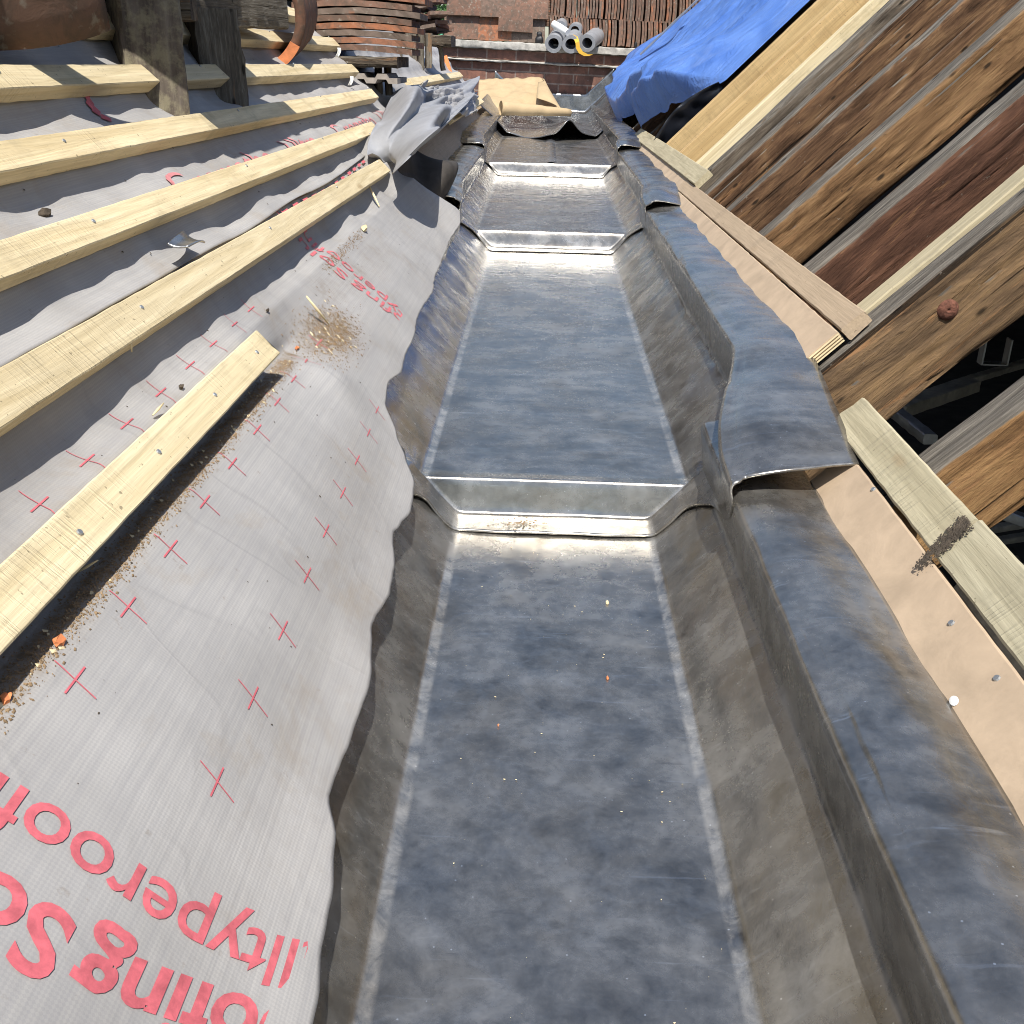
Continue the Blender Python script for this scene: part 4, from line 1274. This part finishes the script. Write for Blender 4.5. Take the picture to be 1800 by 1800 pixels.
for i in range(13):
    inst(ME_A, 'clay_tile', (base.x + .018 * nz(i * 1.7, 2) - .01 + .006 * i * (i % 2), 3.56 + .02 * nz(i, 7), base.z + .004 + i * .0205), (.02 * nz(i, 4), .05 * nz(i * 2, 9), .12 * nz(i * 3, 1)),
         'long curved clay tile in the layered pile on the dark timber stand', 'roof tile', 'curved tiles piled on the timber stand')
# ribbed interlocking tile under the pile
vs, fs = [], []
n = 44
for i in range(n + 1):
    x = lerp(-.17, .13, i / n); r_ = .012 if (i // 5) % 2 else 0
    for (y, zz) in ((0, -.012 + r_), (.24, -.012 + r_), (.24, .004 + r_), (0, .004 + r_)): vs.append((base.x + x - .0, 3.53 + y, base.z - .065 + zz))
for i in range(n):
    for j in range(4):
        a, b = i * 4 + j, i * 4 + (j + 1) % 4; fs.append((a, a + 4, b + 4, b))
fs += [(0, 1, 2, 3), (n * 4 + 3, n * 4 + 2, n * 4 + 1, n * 4)]
props(mesh('ribbed_tile', vs, fs, mat_plain('pale_concrete_tile', (.33, .29, .25), .9, .3)), 'pale ribbed interlocking tile wedged under the pile of curved tiles', 'roof tile')
# second pile: rubble of broken tiles on a dark plank on posts
st2 = empty('tile_stand', PL(5.6, .6, .02))
b2 = at_y(742, 48, 5.6)
post('shelf_board', b2 + Vector((-.13, .12, -.03)), b2 + Vector((.14, .12, -.03)), .28, .05, (0, 0, 1), M_GREYW, st2, 3)
for (u, v0, v1, yy, wd) in [(700, 70, 120, 5.2, .03), (724, 55, 118, 5.45, .055), (741, 55, 122, 5.5, .03), (755, 58, 120, 5.5, .03), (775, 80, 124, 5.7, .02)]:
    post('leg', at_y(u + (6 if u in (700, 775) else 0), v1, yy), at_y(u, v0, yy), wd, .03, (.3, -.95, 0), M_GREYW, st2, u)
props(st2, 'dark plank stand on several thin posts holding broken tile rubble', 'stand')
ME_BR = proto('tile_shard', tile_mesh(.15, .11, .016, .002), M_TILE)
for i in range(34):
    k_ = i // 5
    inst(ME_BR, 'tile_shard', b2 + Vector((lerp(-.12, .10, random.random()) * (1 - .04 * k_), .02 + .2 * random.random(), .002 + k_ * .028)), (math.radians(-90 + 25 * (random.random() - .5)), .5 * (random.random() - .5), random.random() * 3),
         'broken clay tile shard in the rubble heap left of the leaning tiles', 'tile shard', 'broken tile shards heaped on the plank')
# small coloured bits
a, b = at_y(776, 72, 6.6), at_y(775, 57, 6.6)
vs, fs = tube_geo([a, a.lerp(b, .5) + Vector((.004, 0, 0)), b], [.012, .01, .009], 8)
props(mesh('green_twine', vs, fs, M_GRN, smooth=True), 'short green plastic twine hanging at the end of the dark plank', 'twine')
a, b = at_y(799, 141, 6.7), at_y(787, 101, 6.9)
ob = plank('clay_strip', a, b - a, Vector((0, -1, .3)), (b - a).length, .03, .016, M_ORG)
props(ob, 'narrow bright orange clay strip leaning against the brick wall', 'clay strip')
for (u, v, lb) in [(614, 150, 'thin white curled offcut standing on the batten end below the tile pile'), (592, 100, 'bent white paper corner lying behind the curved ridge tile')]:
    P = at_y(u, v, 3.25 if u > 600 else 3.3)
    vs, fs, _ = grid(10, 5, lambda a, b: P + Vector(((b - .5) * .010 + .008 * math.sin(a * 2), .006 * math.sin(b * 3), a * .024)))
    o = mesh('paper_offcut', vs, fs, M_WHITE, smooth=True); solidify(o, .0008); props(o, lb, 'offcut')

# ------------------------------------------------------------------ debris on the membrane
def chips(name, n, place, size, mat, label, cat='debris'):
    vs, fs = [], []
    for _ in range(n):
        r = place()
        if r is None: continue
        P, N = r
        s_ = size * (.35 + random.random() ** 2 * 1.6)
        a = Vector((random.gauss(0, 1), random.gauss(0, 1), random.gauss(0, 1))).normalized()
        b = a.cross(N).normalized() if a.cross(N).length > .01 else YV
        c = (a - N * a.dot(N)).normalized()
        k_ = len(vs)
        th = s_ * .25
        for q in (b * s_ * .5 + c * s_ * .9, -b * s_ * .5 + c * s_ * .5, -b * s_ * .45 - c * s_ * .9, b * s_ * .5 - c * s_ * .6): vs.append(P + q + N * (.0004 + s_ * .15 * random.random()))
        vs.append(P + N * (th + .0006))
        fs += [(k_, k_ + 1, k_ + 4), (k_ + 1, k_ + 2, k_ + 4), (k_ + 2, k_ + 3, k_ + 4), (k_ + 3, k_, k_ + 4), (k_ + 3, k_ + 2, k_ + 1, k_)]
    return props(mesh(name, vs, fs, mat), label, cat, kind='stuff')
def tr_place():
    y = random.uniform(.42, 1.30); t = .392 + random.gauss(0, .0055)
    return on_mem(y, t, 0), NL
chips('sawdust', 7000, tr_place, .0010, M_SAW, 'brown sawdust lying in the trough along the lowest batten')
chips('wood_chips', 110, tr_place, .0020, M_STRAW, 'pale wood chips scattered in the sawdust trough along the lowest batten')
def pile_place():
    y = 1.47 + random.gauss(0, .05); t = .372 + random.gauss(0, .020)
    return on_mem(y, t, 0), NL
chips('sawdust', 2400, pile_place, .0012, M_SAW, 'heap of sawdust on the membrane beyond the end of the lowest batten')
chips('wood_chips', 45, pile_place, .0022, M_STRAW, 'pale chips on the sawdust heap beyond the lowest batten')
def streak_place():
    k_ = random.random(); u, v = lerp(575, 640, k_) + random.gauss(0, 6), lerp(470, 405, k_) + random.gauss(0, 5)
    y, t = left_at(u, v); return on_mem(y, t, 0), NL
chips('dirt', 600, streak_place, .0012, M_SAW, 'streak of dirt crumbs on the membrane beside the pale leaf')
def all_place():
    y = random.uniform(.3, 2.8); t = random.uniform(.2, .5)
    if t < edge_t(y) + .01: return None
    return on_mem(y, t, 0), NL
chips('dirt', 130, all_place, .0011, M_DIRT, 'dark specks of dirt scattered over the membrane apron')
def up_place():
    y = random.uniform(.5, 3); t = random.uniform(.56, .9)
    return on_mem(y, t, 0, True), NL
chips('dirt', 90, up_place, .0016, M_DIRT, 'dark specks of dirt scattered between the upper battens')
def lead_place():
    y = random.uniform(.45, 1.3); x = XC + random.uniform(-.12, .12); return Vector((x, y, .0008)), Vector((0, 0, 1))
chips('grit', 80, lead_place, .0007, M_STRAW, 'fine pale grit on the nearest lead sheet')
def lead_place2():
    y = 1.36 + random.gauss(0, .008); x = XC + random.gauss(-.045, .018); return Vector((x, y, .0085)), Vector((0, 0, 1))
chips('grit', 160, lead_place2, .0016, M_SAW, 'brown grit gathered below the first lead step')
def ply_place():
    t = .375 + .062 * random.random() ** .6; y = .9 + random.gauss(0, .004 + .06 * max(0, t - .385)); return PR(y + (t - .40) * .2, t, -.0075), NR
chips('dirt', 1300, ply_place, .0013, M_DIRT, 'dark fibrous dirt smeared across the joint of the two green battens')
def shard(name, u, v, size, mat, label, cat, left=True, seed=1, lift=.002):
    rnd = random.Random(seed)
    if left: y, t = left_at(u, v); P, N = on_mem(y, t, lift), NL
    else: P, N = at_z(u, v, .001), Vector((0, 0, 1))
    a = YV; b = N.cross(a)
    n = 7; vs = []
    for lay in (0, 1):
        for i in range(n):
            an = i / n * 2 * math.pi; r = size * (.55 + .5 * rnd.random()) * (1 if lay == 0 else .72)
            vs.append(P + a * math.cos(an) * r + b * math.sin(an) * r * .62 + N * (lay * size * (.35 + .3 * rnd.random())))
    fs = [tuple(reversed(range(n))), tuple(range(n, 2 * n))] + [(i, (i + 1) % n, n + (i + 1) % n, n + i) for i in range(n)]
    return props(mesh(name, vs, fs, mat), label, cat)
shard('clay_chip', 98, 1132, .0075, M_TERRA, 'orange clay chip at the lower end of the sawdust trough', 'chip', seed=3)
shard('clay_chip', 12, 1225, .006, M_TERRA, 'orange clay chip at the left frame edge near the sawdust', 'chip', seed=5)
shard('clay_chip', 536, 597, .006, M_TERRA, 'pinkish clay chip on the sawdust heap', 'chip', seed=9)
shard('leaf', 637, 404, .014, M_STRAW, 'pale dry leaf on the membrane beside the third batten end', 'leaf', seed=12)
shard('dirt_lump', 474, 542, .005, M_DIRT, 'small dark dirt lump in the middle of the membrane', 'lump', seed=14)
shard('dirt_lump', 82, 372, .012, M_DIRT, 'dark mossy lump above the rough sawn batten', 'lump', seed=16)
shard('dirt_lump', 318, 680, .005, M_DIRT, 'dark crumb resting against the lowest batten', 'lump', seed=18)
shard('clay_chip', 1068, 1192, .0035, M_TERRA, 'tiny orange clay flake on the nearest lead sheet, right half', 'chip', False, 20)
shard('clay_chip', 876, 1275, .0022, M_TERRA, 'tiny orange clay flake on the nearest lead sheet, left half', 'chip', False, 21)
shard('leaf', 1067, 1060, .004, M_STRAW, 'small dry leaf fragment on the nearest lead sheet', 'leaf', False, 22)
def straw(u0, v0, u1, v1, r, label, h0=.003, h1=.003, name='straw'):
    y0, t0 = left_at(u0, v0, h0); y1, t1 = left_at(u1, v1, h1)
    a = PL(y0, t0, h0 + mem_h(y0, t0)); b = PL(y1, t1, h1 + mem_h(y1, t1))
    vs, fs = tube_geo([a, a.lerp(b, .5), b], [r * .5, r, r * .4], 7)
    props(mesh(name, vs, fs, M_STRAW, smooth=True), label, 'straw')
straw(543, 516, 579, 569, .0022, 'pale straw splinter lying on the membrane above the sawdust heap', .02, .004)
straw(650, 325, 668, 362, .0028, 'thin pale splinter on the membrane beside the second batten end', .01, .004)
straw(233, 595, 238, 612, .0012, 'hair thin splinter sticking out of the second batten edge', .026, .02)
straw(270, 728, 290, 706, .0014, 'short splinter leaning on the lowest batten upper edge', .004, .01)
straw(160, 980, 205, 952, .0011, 'thin fibre peeling from the lowest batten edge', .004, .026)
# lead offcut stuck above the second batten
def off_(a, b):
    y, t = left_at(lerp(lerp(283, 320, b), lerp(305, 345, b), a), lerp(lerp(440, 408, b), lerp(460, 442, b), a), .01)
    return PL(y, t, .012 + .014 * a * a + .006 * math.sin(b * 3) + .010 * (1 - b))
vs, fs, uv = grid(14, 14, off_)
o = mesh('lead_offcut', vs, fs, M_LEADT, smooth=True); solidify(o, .002)
props(o, 'small curled grey lead offcut poking over the second batten', 'lead offcut')

# ------------------------------------------------------------------ tree far behind
te = empty('leafy_tree', (-2.2, 22, -5))
vs, fs = tube_geo([(0, 0, 0), (.05, .1, 2.5), (.0, .0, 5), (.1, 0, 7.2)], [.22, .17, .12, .04], 10)
mesh('trunk', vs, fs, M_BARK, parent=te, smooth=True)
vs, fs = [], []
rnd = random.Random(4)
cl = [(Vector((rnd.gauss(0, .8), rnd.gauss(0, .8), 6.0 + rnd.gauss(0, .7))), .35 + .35 * rnd.random()) for _ in range(26)]
for _ in range(9000):
    c, r = rnd.choice(cl)
    d = Vector((rnd.gauss(0, 1), rnd.gauss(0, 1), rnd.gauss(0, 1))).normalized() * r * rnd.random() ** .4
    p = c + d
    a = Vector((rnd.gauss(0, 1), rnd.gauss(0, 1), rnd.gauss(0, 1))).normalized(); b = a.orthogonal().normalized()
    k_ = len(vs); vs += [p, p + a * .045 + b * .03, p + a * .09, p + a * .045 - b * .03]; fs.append((k_, k_ + 1, k_ + 2, k_ + 3))
mesh('crown', vs, fs, M_LEAF, parent=te)
props(te, 'dark green leafy tree far behind the tile piles at the top edge', 'tree')

for o in S.objects:
    if o.get('label') and not 4 <= len(o['label'].split()) <= 16: print('LABEL', len(o['label'].split()), o.name, o['label'])
